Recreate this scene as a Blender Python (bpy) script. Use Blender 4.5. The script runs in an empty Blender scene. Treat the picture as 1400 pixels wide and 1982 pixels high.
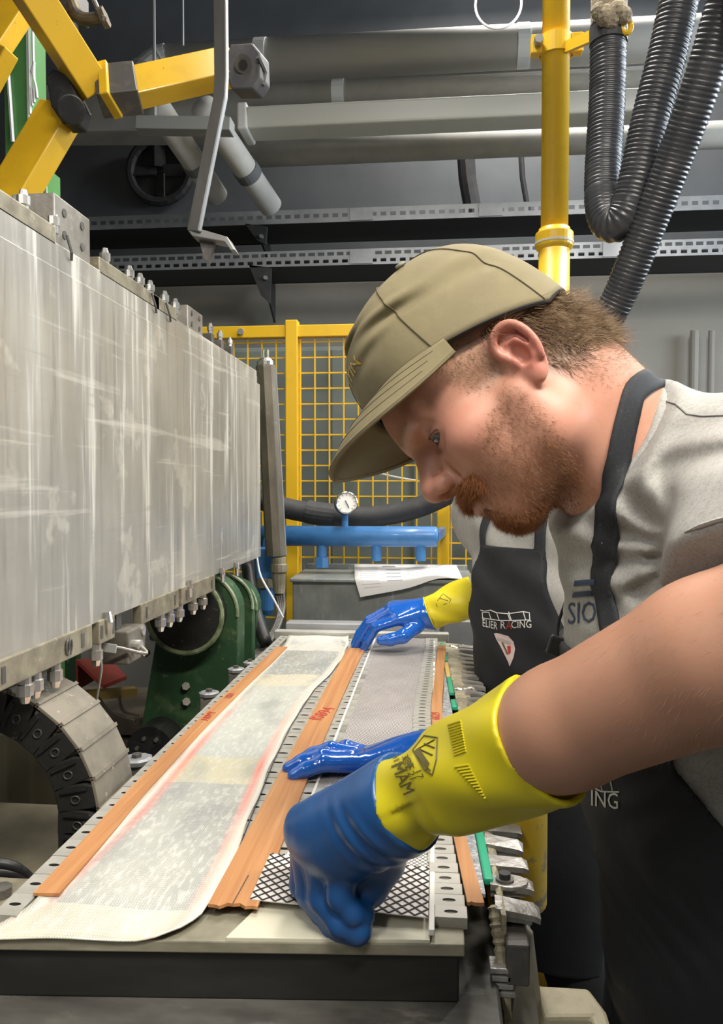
import bpy, bmesh, math, random
import numpy as np
from mathutils import Vector, Matrix
random.seed(7); np.random.seed(7)
SC = bpy.context.scene
COL = SC.collection
# ---------------------------------------------------------------- camera
CZ = 1.38                                   # lens height above the floor
FPX = 1500.0                                # focal length in pixels of the 1400 x 1982 frame
YAW, PITCH = math.radians(5.5), math.radians(-1.95)
cam_data = bpy.data.cameras.new('camera')
cam_data.sensor_fit = 'VERTICAL'; cam_data.sensor_height = 24.0
cam_data.lens = FPX / 1982.0 * 24.0
cam_data.clip_start = 0.02; cam_data.clip_end = 60
cam = bpy.data.objects.new('camera', cam_data)
cam.location = (0, 0, CZ)
cam.rotation_euler = (math.pi / 2 + PITCH, 0, YAW)
COL.objects.link(cam); SC.camera = cam
# ---------------------------------------------------------------- world, lamps, exposure
w = bpy.data.worlds.new('hall_air'); SC.world = w; w.use_nodes = True
w.node_tree.nodes['Background'].inputs[0].default_value = (0.78, 0.85, 1.0, 1)
w.node_tree.nodes['Background'].inputs[1].default_value = 0.25
SC.view_settings.view_transform = 'Standard'; SC.view_settings.look = 'None'
SC.view_settings.gamma = 1.0; SC.view_settings.use_curve_mapping = False
SC.view_settings.exposure = -0.33
# suspended strip lamps of the hall, one of them added fill: x, y, z above lens, length, width, watts, turn, tilt, colour
LAMPS = [
    (0.62, -0.12, 1.62, 1.3, 0.20, 100, 0.35, (1.0, 0.93, 0.82)),
    (1.15, 2.55, 1.85, 1.3, 0.20, 66, 1.2, (1.0, 0.96, 0.90)),
    (-0.12, 1.95, 2.05, 1.3, 0.20, 42, 1.5, (1.0, 0.95, 0.88)),
    (-0.85, -1.10, 1.55, 1.3, 0.20, 34, 1.5, (1.0, 0.96, 0.90)),  # added fill from behind the lens for the front of the face
    (0.65, 4.25, 2.98, 1.3, 0.20, 60, 0.0, (1.0, 0.96, 0.90)),
]
# daylight through the high window in the right-hand wall
WIN = (4.27, 2.6, 3.0, 3.2, 1.7, 250)
day = bpy.data.lights.new('window_daylight', 'AREA'); day.shape = 'RECTANGLE'; day.size = WIN[3]; day.size_y = WIN[4]; day.energy = WIN[5]; day.color = (.80, .90, 1.0)
dayo = bpy.data.objects.new('window_daylight', day); COL.objects.link(dayo); dayo.location = WIN[:3]; dayo.rotation_euler = (math.pi / 2, 0, math.pi / 2)
fwd = Vector((-math.sin(YAW) * math.cos(PITCH), math.cos(YAW) * math.cos(PITCH), math.sin(PITCH)))
rgt = Vector((math.cos(YAW), math.sin(YAW), 0)); upv = rgt.cross(fwd)
def P(px, py, Y):
    """world point at depth Y that the photograph shows at this pixel (used to measure the place)"""
    d = fwd + rgt * ((px - 700) / FPX) - upv * ((py - 991) / FPX)
    return Vector((0, 0, CZ)) + d * (Y / d.y)
# ---------------------------------------------------------------- materials
MATS = {}
def mat(name, base, rough=.5, metal=0., var=(), bump=None, spec=.5, coat=0., sub=0., attr=None, alpha=None, emit=None):
    if name in MATS: return MATS[name]
    m = bpy.data.materials.new(name); m.use_nodes = True; MATS[name] = m
    nt = m.node_tree; N = nt.nodes; L = nt.links; b = N['Principled BSDF']
    tc = N.new('ShaderNodeTexCoord')
    def noise(scale, detail=4, rough_=.6):
        mp = N.new('ShaderNodeMapping'); L.new(tc.outputs['Object'], mp.inputs[0])
        s = scale if isinstance(scale, (tuple, list)) else (scale,) * 3
        mp.inputs['Scale'].default_value = s
        n = N.new('ShaderNodeTexNoise'); n.inputs['Scale'].default_value = 1.0
        n.inputs['Detail'].default_value = detail; n.inputs['Roughness'].default_value = rough_
        L.new(mp.outputs[0], n.inputs['Vector']); return n
    col = None
    if attr:
        a = N.new('ShaderNodeAttribute'); a.attribute_name = attr; col = a.outputs['Color']
    for (c2, scale, lo, hi, fac) in var:
        n = noise(scale)
        mr = N.new('ShaderNodeMapRange'); mr.inputs[1].default_value = lo; mr.inputs[2].default_value = hi
        mr.inputs[4].default_value = fac; L.new(n.outputs['Fac'], mr.inputs[0])
        mx = N.new('ShaderNodeMix'); mx.data_type = 'RGBA'; L.new(mr.outputs[0], mx.inputs[0])
        if col is None: mx.inputs[6].default_value = (*base, 1)
        else: L.new(col, mx.inputs[6])
        mx.inputs[7].default_value = (*c2, 1); col = mx.outputs[2]
    if col is None: b.inputs['Base Color'].default_value = (*base, 1)
    else: L.new(col, b.inputs['Base Color'])
    b.inputs['Roughness'].default_value = rough; b.inputs['Metallic'].default_value = metal
    b.inputs['Specular IOR Level'].default_value = spec
    if coat: b.inputs['Coat Weight'].default_value = coat; b.inputs['Coat Roughness'].default_value = .08
    if sub:
        b.inputs['Subsurface Weight'].default_value = sub; b.inputs['Subsurface Radius'].default_value = (1, .35, .2)
        b.inputs['Subsurface Scale'].default_value = .006
    if emit: b.inputs['Emission Color'].default_value = (*emit[0], 1); b.inputs['Emission Strength'].default_value = emit[1]
    if bump:
        last = None
        for (scale, st, dist) in (bump if isinstance(bump, list) else [bump]):
            n = noise(scale, 3); bp = N.new('ShaderNodeBump'); bp.inputs['Strength'].default_value = st
            bp.inputs['Distance'].default_value = dist; L.new(n.outputs['Fac'], bp.inputs['Height'])
            if last: L.new(last, bp.inputs['Normal'])
            last = bp.outputs[0]
        L.new(last, b.inputs['Normal'])
    return m
def nodes_of(m): return m.node_tree.nodes, m.node_tree.links, m.node_tree.nodes['Principled BSDF']
# ---------------------------------------------------------------- mesh building
class MB:
    def __init__(s): s.v = []; s.f = []
    def add(s, vs, fs):
        o = len(s.v); s.v += [tuple(p) for p in vs]; s.f += [tuple(i + o for i in f) for f in fs]; return s
    def box(s, c, size, R=None):
        hx, hy, hz = [k / 2 for k in size]; c = Vector(c)
        vs = [Vector((x * hx, y * hy, z * hz)) for x in (-1, 1) for y in (-1, 1) for z in (-1, 1)]
        if R is not None: vs = [R @ p for p in vs]
        return s.add([p + c for p in vs], [(0, 1, 3, 2), (4, 6, 7, 5), (0, 4, 5, 1), (2, 3, 7, 6), (0, 2, 6, 4), (1, 5, 7, 3)])
    def beam(s, p, q, wd, ht, up=(0, 0, 1)):
        p, q = Vector(p), Vector(q); d = q - p; L_ = d.length; d.normalize()
        sd = d.cross(Vector(up)).normalized(); u = sd.cross(d)
        return s.box((p + q) / 2, (L_, wd, ht), Matrix((d, sd, u)).transposed())
    def tube(s, pts, r, seg=12, caps=True, closed=False):
        pts = [Vector(p) for p in pts]; n = len(pts); rr = r if isinstance(r, (list, tuple)) else [r] * n
        t0 = (pts[1] - pts[0]).normalized(); a = t0.orthogonal().normalized(); rings = []; vs = []
        for i in range(n):
            t = (pts[(i + 1) % n] - pts[i - 1]) if closed or 0 < i < n - 1 else ((pts[1] - pts[0]) if i == 0 else (pts[-1] - pts[-2]))
            t.normalize(); a = (a - t * a.dot(t)).normalized(); b_ = t.cross(a)
            for k in range(seg):
                an = 2 * math.pi * k / seg; vs.append(pts[i] + (a * math.cos(an) + b_ * math.sin(an)) * rr[i])
        fs = []
        for i in range(n if closed else n - 1):
            j = (i + 1) % n
            for k in range(seg): fs.append((i * seg + k, i * seg + (k + 1) % seg, j * seg + (k + 1) % seg, j * seg + k))
        if caps and not closed: fs += [tuple(range(seg))[::-1], tuple((n - 1) * seg + k for k in range(seg))]
        return s.add(vs, fs)
    def cyl(s, p, q, r, seg=20, r2=None): return s.tube([p, q], [r, r if r2 is None else r2], seg)
    def prism(s, poly, ext):
        """closed 3D polygon extruded by vector ext"""
        n = len(poly); e = Vector(ext); a = [Vector(p) for p in poly]
        return s.add(a + [p + e for p in a], [tuple(range(n))[::-1], tuple(range(n, 2 * n))] + [(i, (i + 1) % n, n + (i + 1) % n, n + i) for i in range(n)])
    def grid(s, rows, thick=None):
        """rows of points; optional thickness vector makes it a closed sheet"""
        n, m = len(rows), len(rows[0]); vs = [Vector(p) for r in rows for p in r]
        fs = [(i * m + j, i * m + j + 1, (i + 1) * m + j + 1, (i + 1) * m + j) for i in range(n - 1) for j in range(m - 1)]
        if thick is not None:
            o = len(vs); t = Vector(thick); vs += [p + t for p in vs]
            fs += [tuple(k + o for k in f)[::-1] for f in fs[:]]
            bd = [j for j in range(m)] + [i * m + m - 1 for i in range(1, n)] + [(n - 1) * m + j for j in range(m - 2, -1, -1)] + [i * m for i in range(n - 2, 0, -1)]
            fs += [(bd[k], bd[(k + 1) % len(bd)], bd[(k + 1) % len(bd)] + o, bd[k] + o) for k in range(len(bd))]
        return s.add(vs, fs)
    def sphere(s, c, r, seg=14, rings=8):
        r = r if isinstance(r, (tuple, list)) else (r,) * 3; vs = []; c = Vector(c)
        for i in range(rings + 1):
            th = math.pi * i / rings
            for k in range(seg):
                ph = 2 * math.pi * k / seg
                vs.append(c + Vector((r[0] * math.sin(th) * math.cos(ph), r[1] * math.sin(th) * math.sin(ph), r[2] * math.cos(th))))
        fs = [(i * seg + k, (i + 1) * seg + k, (i + 1) * seg + (k + 1) % seg, i * seg + (k + 1) % seg) for i in range(rings) for k in range(seg)]
        return s.add(vs, fs)
def mesh_of(name, mb, smooth=False):
    me = bpy.data.meshes.new(name); me.from_pydata(mb.v, [], mb.f)
    bm = bmesh.new(); bm.from_mesh(me); bmesh.ops.remove_doubles(bm, verts=bm.verts, dist=1e-6)
    bmesh.ops.recalc_face_normals(bm, faces=bm.faces); bm.to_mesh(me); bm.free()
    if smooth: me.shade_smooth()
    return me
def put(name, me, m, parent=None, smooth=False, bevel=0., auto=False):
    if isinstance(me, MB): me = mesh_of(name, me, smooth)
    if m and not me.materials: me.materials.append(m)
    o = bpy.data.objects.new(name, me); COL.objects.link(o)
    if parent is not None:
        o.parent = parent; o.matrix_parent_inverse = PINV[parent.name] if parent.name in PINV else Matrix()
    if bevel:
        b = o.modifiers.new('edge', 'BEVEL'); b.width = bevel; b.segments = 2; b.limit_method = 'ANGLE'; b.angle_limit = .6
    return o
PINV = {}
def tag(o, label, cat, group=None):
    o['label'] = label; o['category'] = cat
    if group: o['group'] = group
    return o
def thing(name, label, cat, loc=(0, 0, 0), group=None):
    o = bpy.data.objects.new(name, None); COL.objects.link(o); o.location = loc; o.empty_display_size = .05
    PINV[o.name] = Matrix.Translation(-Vector(loc)); return tag(o, label, cat, group)
def struct(o): o['kind'] = 'structure'; return o
def bez(pts, n=24):
    """Catmull-Rom through points"""
    p = [Vector(q) for q in pts]; p = [p[0] * 2 - p[1]] + p + [p[-1] * 2 - p[-2]]; out = []
    for i in range(1, len(p) - 2):
        k = max(2, n // (len(p) - 3))
        for j in range(k):
            t = j / k
            out.append(.5 * ((2 * p[i]) + (p[i + 1] - p[i - 1]) * t + (2 * p[i - 1] - 5 * p[i] + 4 * p[i + 1] - p[i + 2]) * t * t + (3 * p[i] - p[i - 1] - 3 * p[i + 1] + p[i + 2]) * t ** 3))
    out.append(p[-2]); return out
def Zc(z): return CZ + z
def W(x, y, z): return Vector((x, y, CZ + z))     # z measured from the lens height
# flat lettering as mesh in the plane of (ux, uy)
def text_mesh(s, size, n_sub=0):
    c = bpy.data.curves.new('t', 'FONT'); c.body = s; c.size = size; c.align_x = 'CENTER'; c.align_y = 'CENTER'; c.resolution_u = 2
    o = bpy.data.objects.new('t', c); COL.objects.link(o)
    dg = bpy.context.evaluated_depsgraph_get(); me = bpy.data.meshes.new_from_object(o.evaluated_get(dg))
    bm = bmesh.new(); bm.from_mesh(me)
    bmesh.ops.triangulate(bm, faces=bm.faces)
    for _ in range(n_sub): bmesh.ops.subdivide_edges(bm, edges=[e for e in bm.edges if e.calc_length() > size * .25], cuts=1, use_grid_fill=False); bmesh.ops.triangulate(bm, faces=bm.faces)
    vs = [v.co.copy() for v in bm.verts]; bm.verts.index_update(); fs = [tuple(v.index for v in f.verts) for f in bm.faces]
    bm.free(); bpy.data.objects.remove(o); bpy.data.curves.remove(c); bpy.data.meshes.remove(me)
    return vs, fs
# ================================================================= the hall
M_floor = mat('concrete_floor', (.10, .10, .095), .7, var=[((.05, .05, .05), 3, .35, .65, .8)], bump=(12, .3, .01))
M_wall = mat('painted_wall', (.30, .287, .252), .85, var=[((.22, .212, .19), (.7, .7, .5), .35, .7, .7), ((.36, .35, .32), 2.2, .5, .8, .4)])
M_upper = mat('dark_grey_wall', (.16, .168, .178), .8, var=[((.09, .097, .105), 1.1, .35, .65, .8)])  # darker grey-blue for the wall above the lower tray
M_ceil = mat('dark_ceiling', (.13, .138, .15), .85, var=[((.08, .086, .095), 1.5, .4, .6, .7)])
WY = 5.0
struct(put('floor', MB().box((0, 1.0, -.05), (9, 9.2, .1)), M_floor))
struct(put('ceiling', MB().box((0, 1.0, 4.75), (9, 9.2, .1)), M_ceil))
zsplit = P(700, 520, WY).z
struct(put('wall_back', MB().box((0, WY + .1, zsplit / 2), (9, .2, zsplit)), M_wall))
struct(put('wall_back_upper', MB().box((0, WY + .1, (zsplit + 4.7) / 2), (9, .2, 4.7 - zsplit)), M_upper))
struct(put('wall_left', MB().box((-4.4, 1.0, 2.35), (.2, 8, 4.7)), M_wall))
struct(put('wall_right', MB().box((4.4, 1.0, 2.35), (.2, 8, 4.7)), M_wall))
struct(put('wall_front', MB().box((0, -3.4, 2.35), (9, .2, 4.7)), M_wall))
# high window
t = struct(put('window_1', MB().box((4.31, WIN[1], WIN[2]), (.03, WIN[3], WIN[4])), mat('bright_pane', (.9, .95, 1), .3, emit=((.8, .9, 1), 2.0))))
for k in range(5): put('window_frame', MB().box((4.285, WIN[1] - WIN[3] / 2 + WIN[3] * k / 4, WIN[2]), (.05, .06, WIN[4] + .1)), mat('window_frame_grey', (.4, .4, .4), .5), t)
for s in (-1, 0, 1): put('window_frame', MB().box((4.285, WIN[1], WIN[2] + s * WIN[4] / 2), (.05, WIN[3], .06)), MATS['window_frame_grey'], t)
# lamps
M_house = mat('lamp_housing', (.75, .76, .76), .45)
for i, (x, y, z, ln, wd, watt, rot, colr) in enumerate(LAMPS):
    where = ['over the young man in the cap', 'over the far end of the press', 'over the press block', 'behind the lens as added fill', 'near the rear wall'][i]
    t = thing('strip_lamp', 'long white strip lamp hanging ' + where, 'lamp', (x, y, CZ + z), 'strip lamps of the hall')
    Rm = Matrix.Rotation(rot, 3, 'Z'); c = Vector((x, y, CZ + z))
    put('housing', MB().box(c + Vector((0, 0, .05)), (ln + .06, wd + .05, .08), Rm), M_house, t, bevel=.008)
    for s in (-1, 1): put('rod', MB().cyl(c + Rm @ Vector((s * ln * .4, 0, .08)), Vector((*(c + Rm @ Vector((s * ln * .4, 0, 0))).xy, 4.7)), .006, 8), M_house, t)
    em = mat('lamp_glow_%d' % i, (1, 1, 1), .5, emit=(colr, 6.0))
    put('diffuser', MB().box(c, (ln, wd, .02), Rm), em, t)
    ld = bpy.data.lights.new('lamp_light', 'AREA'); ld.shape = 'RECTANGLE'; ld.size = ln; ld.size_y = wd; ld.energy = watt; ld.color = colr
    lo = bpy.data.objects.new('lamp_light', ld); COL.objects.link(lo); lo.parent = t; lo.location = (0, 0, -.015); lo.rotation_euler = (0, 0, rot)
# ---------------------------------------------------------------- ducts under the ceiling
M_duct = mat('grey_duct', (.78, .77, .73), .6, var=[((.62, .615, .58), (1, 3, 3), .35, .7, .7)])
M_pipe_d = mat('shaded_grey_pipe', (.64, .63, .59), .7, var=[((.50, .495, .46), 4, .4, .6, .7)])  # shaded version of the duct grey, shade put into the colour
def hpipe(name, label, y_at_700, Y, rpx, x0, x1, m=M_duct, slope=0.0, rings=True):
    r = rpx / FPX * Y; a, b = P(x0, y_at_700, Y), Vector((4.3, Y, 0)); zc = P(700, y_at_700, Y).z
    t = thing(name, label, 'duct', (a.x, Y, zc), 'ducts under the ceiling')
    put('pipe', MB().cyl((a.x, Y, zc), (b.x, Y, zc), r, 28), m, t).data.shade_smooth()
    if rings:
        k = a.x + .5
        while k < b.x:
            put('joint_ring', MB().cyl((k - .03, Y, zc), (k + .03, Y, zc), r * 1.035, 28), m, t); k += 1.35
    return t, Vector((a.x, Y, zc)), r
d1, A1, r1 = hpipe('ventilation_duct', 'uppermost wide grey duct with an elbow at its end', 112, 4.1, 42, 330, 1700)
# elbow at the end of the top duct
el = []
for k in range(7):
    an = math.pi / 2 * k / 6 * .75
    el.append(A1 + Vector((-math.sin(an) * .17, -(1 - math.cos(an)) * .10, -(1 - math.cos(an)) * .34)))
put('elbow', MB().tube(el, r1 * 1.02, 24), M_duct, d1)
for k in (1, 3, 5): put('elbow_seam', MB().tube([el[k] - (el[k + 1] - el[k]) * .08, el[k] + (el[k + 1] - el[k]) * .08], r1 * 1.06, 24), M_duct, d1)
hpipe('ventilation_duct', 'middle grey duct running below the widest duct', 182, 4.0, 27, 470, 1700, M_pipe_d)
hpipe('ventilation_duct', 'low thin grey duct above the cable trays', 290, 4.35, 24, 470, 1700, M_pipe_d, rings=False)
# tube light housing under the ducts (switched off)
t = thing('lamp_housing', 'switched-off tube light with a long pale cover under the ducts', 'lamp', P(480, 240, 3.9))
a, b = P(485, 240, 3.9), P(1240, 240, 3.9)
put('cover', MB().prism([(a.x, 3.82, a.z - .055), (a.x, 3.98, a.z - .055), (a.x, 4.0, a.z + .04), (a.x, 3.9, a.z + .065), (a.x, 3.80, a.z + .04)], (b.x - a.x, 0, 0)), mat('lamp_cover', (.62, .61, .55), .4), t, bevel=.01)
put('end_cap', MB().box((a.x - .02, 3.9, a.z), (.05, .2, .13)), M_duct, t, bevel=.01)
# slanting tubes
for (p, q, lab) in (((300, 200), (420, 380), 'short'), ((392, 205), (525, 400), 'long')):
    t = thing('slanting_tube', 'grey %s tube slanting down beside the bent steel bar' % lab, 'tube', P(*p, 3.6), 'slanting tubes')
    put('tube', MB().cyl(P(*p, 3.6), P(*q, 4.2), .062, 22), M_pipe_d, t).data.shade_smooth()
    d = P(*q, 4.2) - P(*p, 3.6)
    put('clamp', MB().cyl(P(*p, 3.6) + d * .58, P(*p, 3.6) + d * .66, .068, 22), M_upper, t)
t = tag(put('steel_crossbar', MB().beam(P(268, 243, 3.5), P(450, 246, 3.5), .08, .06), mat('crossbar_grey', (.33, .34, .33), .6), bevel=.004), 'grey steel crossbar holding the slanting tubes', 'bar')
for x in (300, 425): put('hanger', MB().cyl(P(x, 244, 3.5), Vector((*P(x, 244, 3.5).xy, 4.71)), .008, 8), MATS['crossbar_grey'], t)
tag(put('wide_beam', MB().beam(P(60, 225, 4.4), P(500, 222, 4.4), .2, .26), M_pipe_d, bevel=.01), 'grey ceiling beam behind the yellow press arms', 'beam')
# dark round fan on the upper wall
t = thing('wall_fan', 'dark round fan housing behind the bent steel bar', 'fan', P(320, 330, 4.85))
c = P(310, 330, 4.9); M_dark = mat('dark_metal', (.035, .035, .038), .6, var=[((.07, .065, .06), 20, .5, .7, .6)])
put('shroud', MB().tube([c + Vector((math.cos(k / 24 * 6.2832) * .2, 0, math.sin(k / 24 * 6.2832) * .2)) for k in range(24)], .03, 8, closed=True), M_dark, t)
put('disc', MB().cyl(c + Vector((0, .06, 0)), c + Vector((0, .02, 0)), .2, 28), M_dark, t)
for k in range(4): put('blade', MB().box(c + Matrix.Rotation(k * math.pi / 2, 3, 'Y') @ Vector((.1, 0, 0)), (.15, .012, .07), Matrix.Rotation(k * math.pi / 2, 3, 'Y') @ Matrix.Rotation(.4, 3, 'X')), M_dark, t)
# dark cable drops
for (x, wd) in ((905, 34), (1012, 11)):
    tag(put('hanging_strap', MB().tube(bez([P(x - 4, 270, 4.7), P(x, 345, 4.7), P(x + 10, 402, 4.7), P(x + 12, 432, 4.7)], 8), wd / 2 / FPX * 4.7, 10), M_dark), 'dark %s cable drop above the cable tray' % ('wide' if wd > 20 else 'thin'), 'cable')
# ---------------------------------------------------------------- perforated cable trays
M_galv = mat('galvanised', (.40, .41, .42), .45, .5, var=[((.28, .29, .30), 9, .35, .65, .7)])
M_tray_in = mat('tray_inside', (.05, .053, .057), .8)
def slot_strip(mb, p, q, ht, nrow, pitch):
    p, q = Vector(p), Vector(q); L_ = (q - p).length; n = int(L_ / pitch); d = (q - p) / n
    rows = [0, .22] if nrow == 1 else [0, .12]
    zs = [0, .36, .64, 1] if nrow == 1 else [0, .16, .38, .62, .84, 1]
    open_rows = [1] if nrow == 1 else [1, 3]
    for i in range(n):
        for j in range(len(zs) - 1):
            xs = [0, 1] if j not in open_rows else None
            z0, z1 = zs[j] * ht, zs[j + 1] * ht
            def quad(a, b):
                A, B = p + d * (i + a), p + d * (i + b)
                mb.add([A + Vector((0, 0, z0)), B + Vector((0, 0, z0)), B + Vector((0, 0, z1)), A + Vector((0, 0, z1))], [(0, 1, 2, 3)])
            if xs: quad(0, 1)
            else:
                off = .0 if j == 1 else .5
                quad(0, .2) if off == 0 else quad(.35, .65)
                quad(.8, 1) if off == 0 else None
def tray(y_px, ht_px, Y, lab, nrow):
    a, b = Vector((-4.3, Y, 0)), Vector((4.3, Y, 0)); z = P(700, y_px, Y).z; ht = ht_px / FPX * Y
    t = thing('cable_tray', lab, 'cable tray', (a.x, Y, z), 'cable trays on the rear wall')
    mb = MB(); slot_strip(mb, (a.x, Y, z), (b.x, Y, z), ht, nrow, .055); put('perforated_side', mb, M_galv, t)
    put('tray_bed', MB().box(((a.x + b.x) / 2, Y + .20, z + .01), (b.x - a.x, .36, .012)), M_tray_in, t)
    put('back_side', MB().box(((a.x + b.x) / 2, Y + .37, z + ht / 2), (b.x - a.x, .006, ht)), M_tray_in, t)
    for k in range(3): put('cable', MB().tube([(a.x, Y + .08 + .08 * k, z + .035), (b.x, Y + .08 + .08 * k, z + .03)], .02, 8), M_dark, t)
    for X in (700, 950, 1190): put('joint_plate', MB().box((P(X, y_px, Y).x, Y - .004, z + ht / 2), (.13, .006, ht * .9)), M_galv, t)
    return z
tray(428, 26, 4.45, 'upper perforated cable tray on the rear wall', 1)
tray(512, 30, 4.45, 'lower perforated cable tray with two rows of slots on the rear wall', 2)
for (x, y0, lab) in ((505, 512, 'lower tray'), (497, 432, 'upper tray'),):
    t = thing('tray_bracket', 'dark triangular bracket under the ' + lab, 'bracket', P(x, y0 + 40, 4.5), 'tray brackets')
    c = P(x, y0, 4.45); s = .22 if y0 > 500 else .12
    put('web', MB().prism([c + Vector((-.02, 0, 0)), c + Vector((-.02, .45, 0)), c + Vector((-.02, .45, -s * 1.1)), c + Vector((-.02, .10, -.03))], (.012, 0, 0)), M_dark, t)
    put('arm', MB().prism([c + Vector((-.07, -.0, 0)), c + Vector((.06, 0, -.02)), c + Vector((.05, 0, -s)), c + Vector((.0, 0, -s * .8))], (0, .03, 0)), M_dark, t)
    put('bolt', MB().cyl(c + Vector((.03, -.02, -.08)), c + Vector((.03, 0, -.08)), .012, 8), M_galv, t)
# faint vertical conduits on the wall at right
for k, x in enumerate((1345, 1378)):
    tag(put('wall_conduit', MB().cyl(P(x, 640, 4.92), Vector((P(x, 640, 4.92).x, 4.92, .3)), .025 - .006 * k, 10), M_wall), '%s painted conduit running down the rear wall' % ('thick', 'thin')[k], 'pipe')
# wire ring hanging from above
c = P(965, 8, 2.6); M_wire = mat('pale_wire', (.75, .77, .8), .4)
t = thing('wire_ring', 'pale wire loop hanging from above beside the yellow pipe', 'wire', c)
put('ring', MB().tube([c + Vector((math.cos(a / 28 * 6.2832) * .074, 0, math.sin(a / 28 * 6.2832) * .078)) for a in range(28)], .004, 8, closed=True), M_wire, t)
put('lead', MB().tube([c + Vector((0, 0, .078)), Vector((c.x + .05, c.y, 4.71))], .004, 6), M_wire, t)
tag(put('thin_rod', MB().cyl(Vector((*P(354, -60, 3.4).xy, 4.71)), P(355, 88, 3.4), .004, 6), M_wire), 'thin pale rod hanging down to the wide duct', 'rod')
# ---------------------------------------------------------------- yellow standing pipe and hoses
M_yel = mat('yellow_paint', (.80, .50, .02), .38, var=[((.55, .36, .03), 14, .55, .8, .6), ((.30, .22, .06), (30, 30, 9), .66, .8, .8)], coat=.2)
PY = 2.15
pc = P(1073, 500, PY); r = 27 / FPX * PY
t = thing('yellow_pipe', 'tall yellow painted steel pipe rising behind the head of the man in the cap', 'pipe', (pc.x, PY, 0))
put('upper_pipe', MB().cyl((pc.x, PY, Zc(.68)), (pc.x, PY, 4.7), r * .93, 32), M_yel, t).data.shade_smooth()
put('lower_pipe', MB().cyl((pc.x, PY, 0), (pc.x, PY, Zc(.69)), r * 1.06, 32), M_yel, t).data.shade_smooth()
zc = P(1073, 465, PY).z
put('socket_rim', MB().tube([(pc.x, PY, zc - .028), (pc.x, PY, zc - .02), (pc.x, PY, zc + .018), (pc.x, PY, zc + .024)], [r * 1.08, r * 1.3, r * 1.3, r], 32), M_yel, t, bevel=.003)
put('rubber_seal', MB().cyl((pc.x, PY, zc - .012), (pc.x, PY, zc - .006), r * 1.33, 32), mat('seal_white', (.6, .58, .5), .5), t)
zb = P(1073, 92, PY).z
cl = put('pipe_clamp', MB().tube([(pc.x, PY, zb - .025), (pc.x, PY, zb + .025)], r * 1.12, 32), M_yel, t)
for sx in (-1, 1): put('clamp_ear', MB().box((pc.x + sx * r * 1.35, PY - .01, zb), (.03, .03, .05)), M_yel, t, bevel=.003)
put('clamp_bolt', MB().cyl((pc.x - r * 1.3, PY - .05, zb), (pc.x - r * 1.3, PY + .02, zb), .012, 6), M_galv, t)
put('stay_bar', MB().beam(P(1095, 92, PY - .03), P(1165, 62, PY - .15), .012, .028), M_yel, t)
M_hose = mat('grey_ribbed_hose', (.045, .047, .054), .30, var=[((.09, .09, .095), 18, .5, .75, .6)])
M_hose_d = mat('dusty_hose', (.13, .13, .135), .45, var=[((.30, .28, .25), 16, .5, .75, .8)])
def hose(name, label, pts, r, rib=.0, pitch=.011, m=None, n=200, smooth_to=None, parent=None):
    c = bez(pts, n); out = []; rr = []; acc = 0
    for i in range(len(c) - 1):
        seg = (c[i + 1] - c[i]); L_ = seg.length; k = max(1, int(L_ / (pitch / 4)))
        for j in range(k):
            out.append(c[i] + seg * (j / k)); acc += L_ / k
            rr.append(r + (rib * (.5 + .5 * math.sin(acc / pitch * 2 * math.pi)) if rib and (smooth_to is None or len(out) > 0) else 0))
    o = put(name, MB().tube(out, rr, 20), m or M_hose, parent); o.data.shade_smooth(); return o
t = thing('u_bend_hose', 'dark ribbed suction hose hanging in a U beside the yellow pipe', 'hose', P(1190, 440, 1.7))
hose('hose_tube', '', [P(1178, 50, 1.75), P(1176, 180, 1.75), P(1168, 320, 1.73), P(1168, 395, 1.71), P(1180, 430, 1.69), P(1205, 425, 1.67), P(1228, 370, 1.66), P(1262, 220, 1.64), P(1298, 80, 1.62), P(1330, -80, 1.6), P(1372, -260, 1.57), Vector((.62, 1.6, 4.71))], .036, .003, .009, parent=t)
put('cuff', MB().cyl(P(1178, 55, 1.75), P(1178, 85, 1.75), .040, 24), M_dark, t)
cp = MB().cyl(Vector((*P(1180, -20, 1.75).xy, 4.71)), P(1179, 52, 1.75), .038, 20)
M_foam = mat('old_foam', (.45, .38, .26), .9, var=[((.20, .17, .13), 40, .4, .6, .8)], bump=(60, 1, .01))
put('dirty_coupling', cp, M_foam, t)
for k in range(5): put('foam_lump', MB().sphere(P(1160 + 12 * k, 22 + 8 * (k % 3), 1.71), .018 + .004 * (k % 2), 10, 6), M_foam, t)
put('hose_clip', MB().tube([P(1213 + math.cos(a / 14 * 6.283) * 9, 50 + math.sin(a / 14 * 6.283) * 14, 1.72) for a in range(14)], .006, 8, closed=True), M_yel, t)
hose('suction_hose', '', [Vector((.34, 2.12, 0)), P(1085, 1300, 2.12), P(1090, 950, 2.1), P(1104, 800, 2.0), P(1128, 715, 1.86), P(1158, 650, 1.75), P(1205, 560, 1.70), P(1262, 420, 1.64), P(1320, 270, 1.58), P(1372, 120, 1.52), P(1430, -80, 1.46), P(1480, -260, 1.42), Vector((.80, 1.5, 4.71))], .034, .0028, .009)
tag(bpy.data.objects['suction_hose'], 'long dark ribbed suction hose slanting up behind the neck of the man in the cap', 'hose')
# second thin grey hose further back
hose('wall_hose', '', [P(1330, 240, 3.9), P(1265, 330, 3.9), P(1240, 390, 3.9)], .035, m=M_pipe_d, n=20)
tag(bpy.data.objects['wall_hose'], 'short grey hose end on the rear wall behind the ribbed hoses', 'hose')
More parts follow.
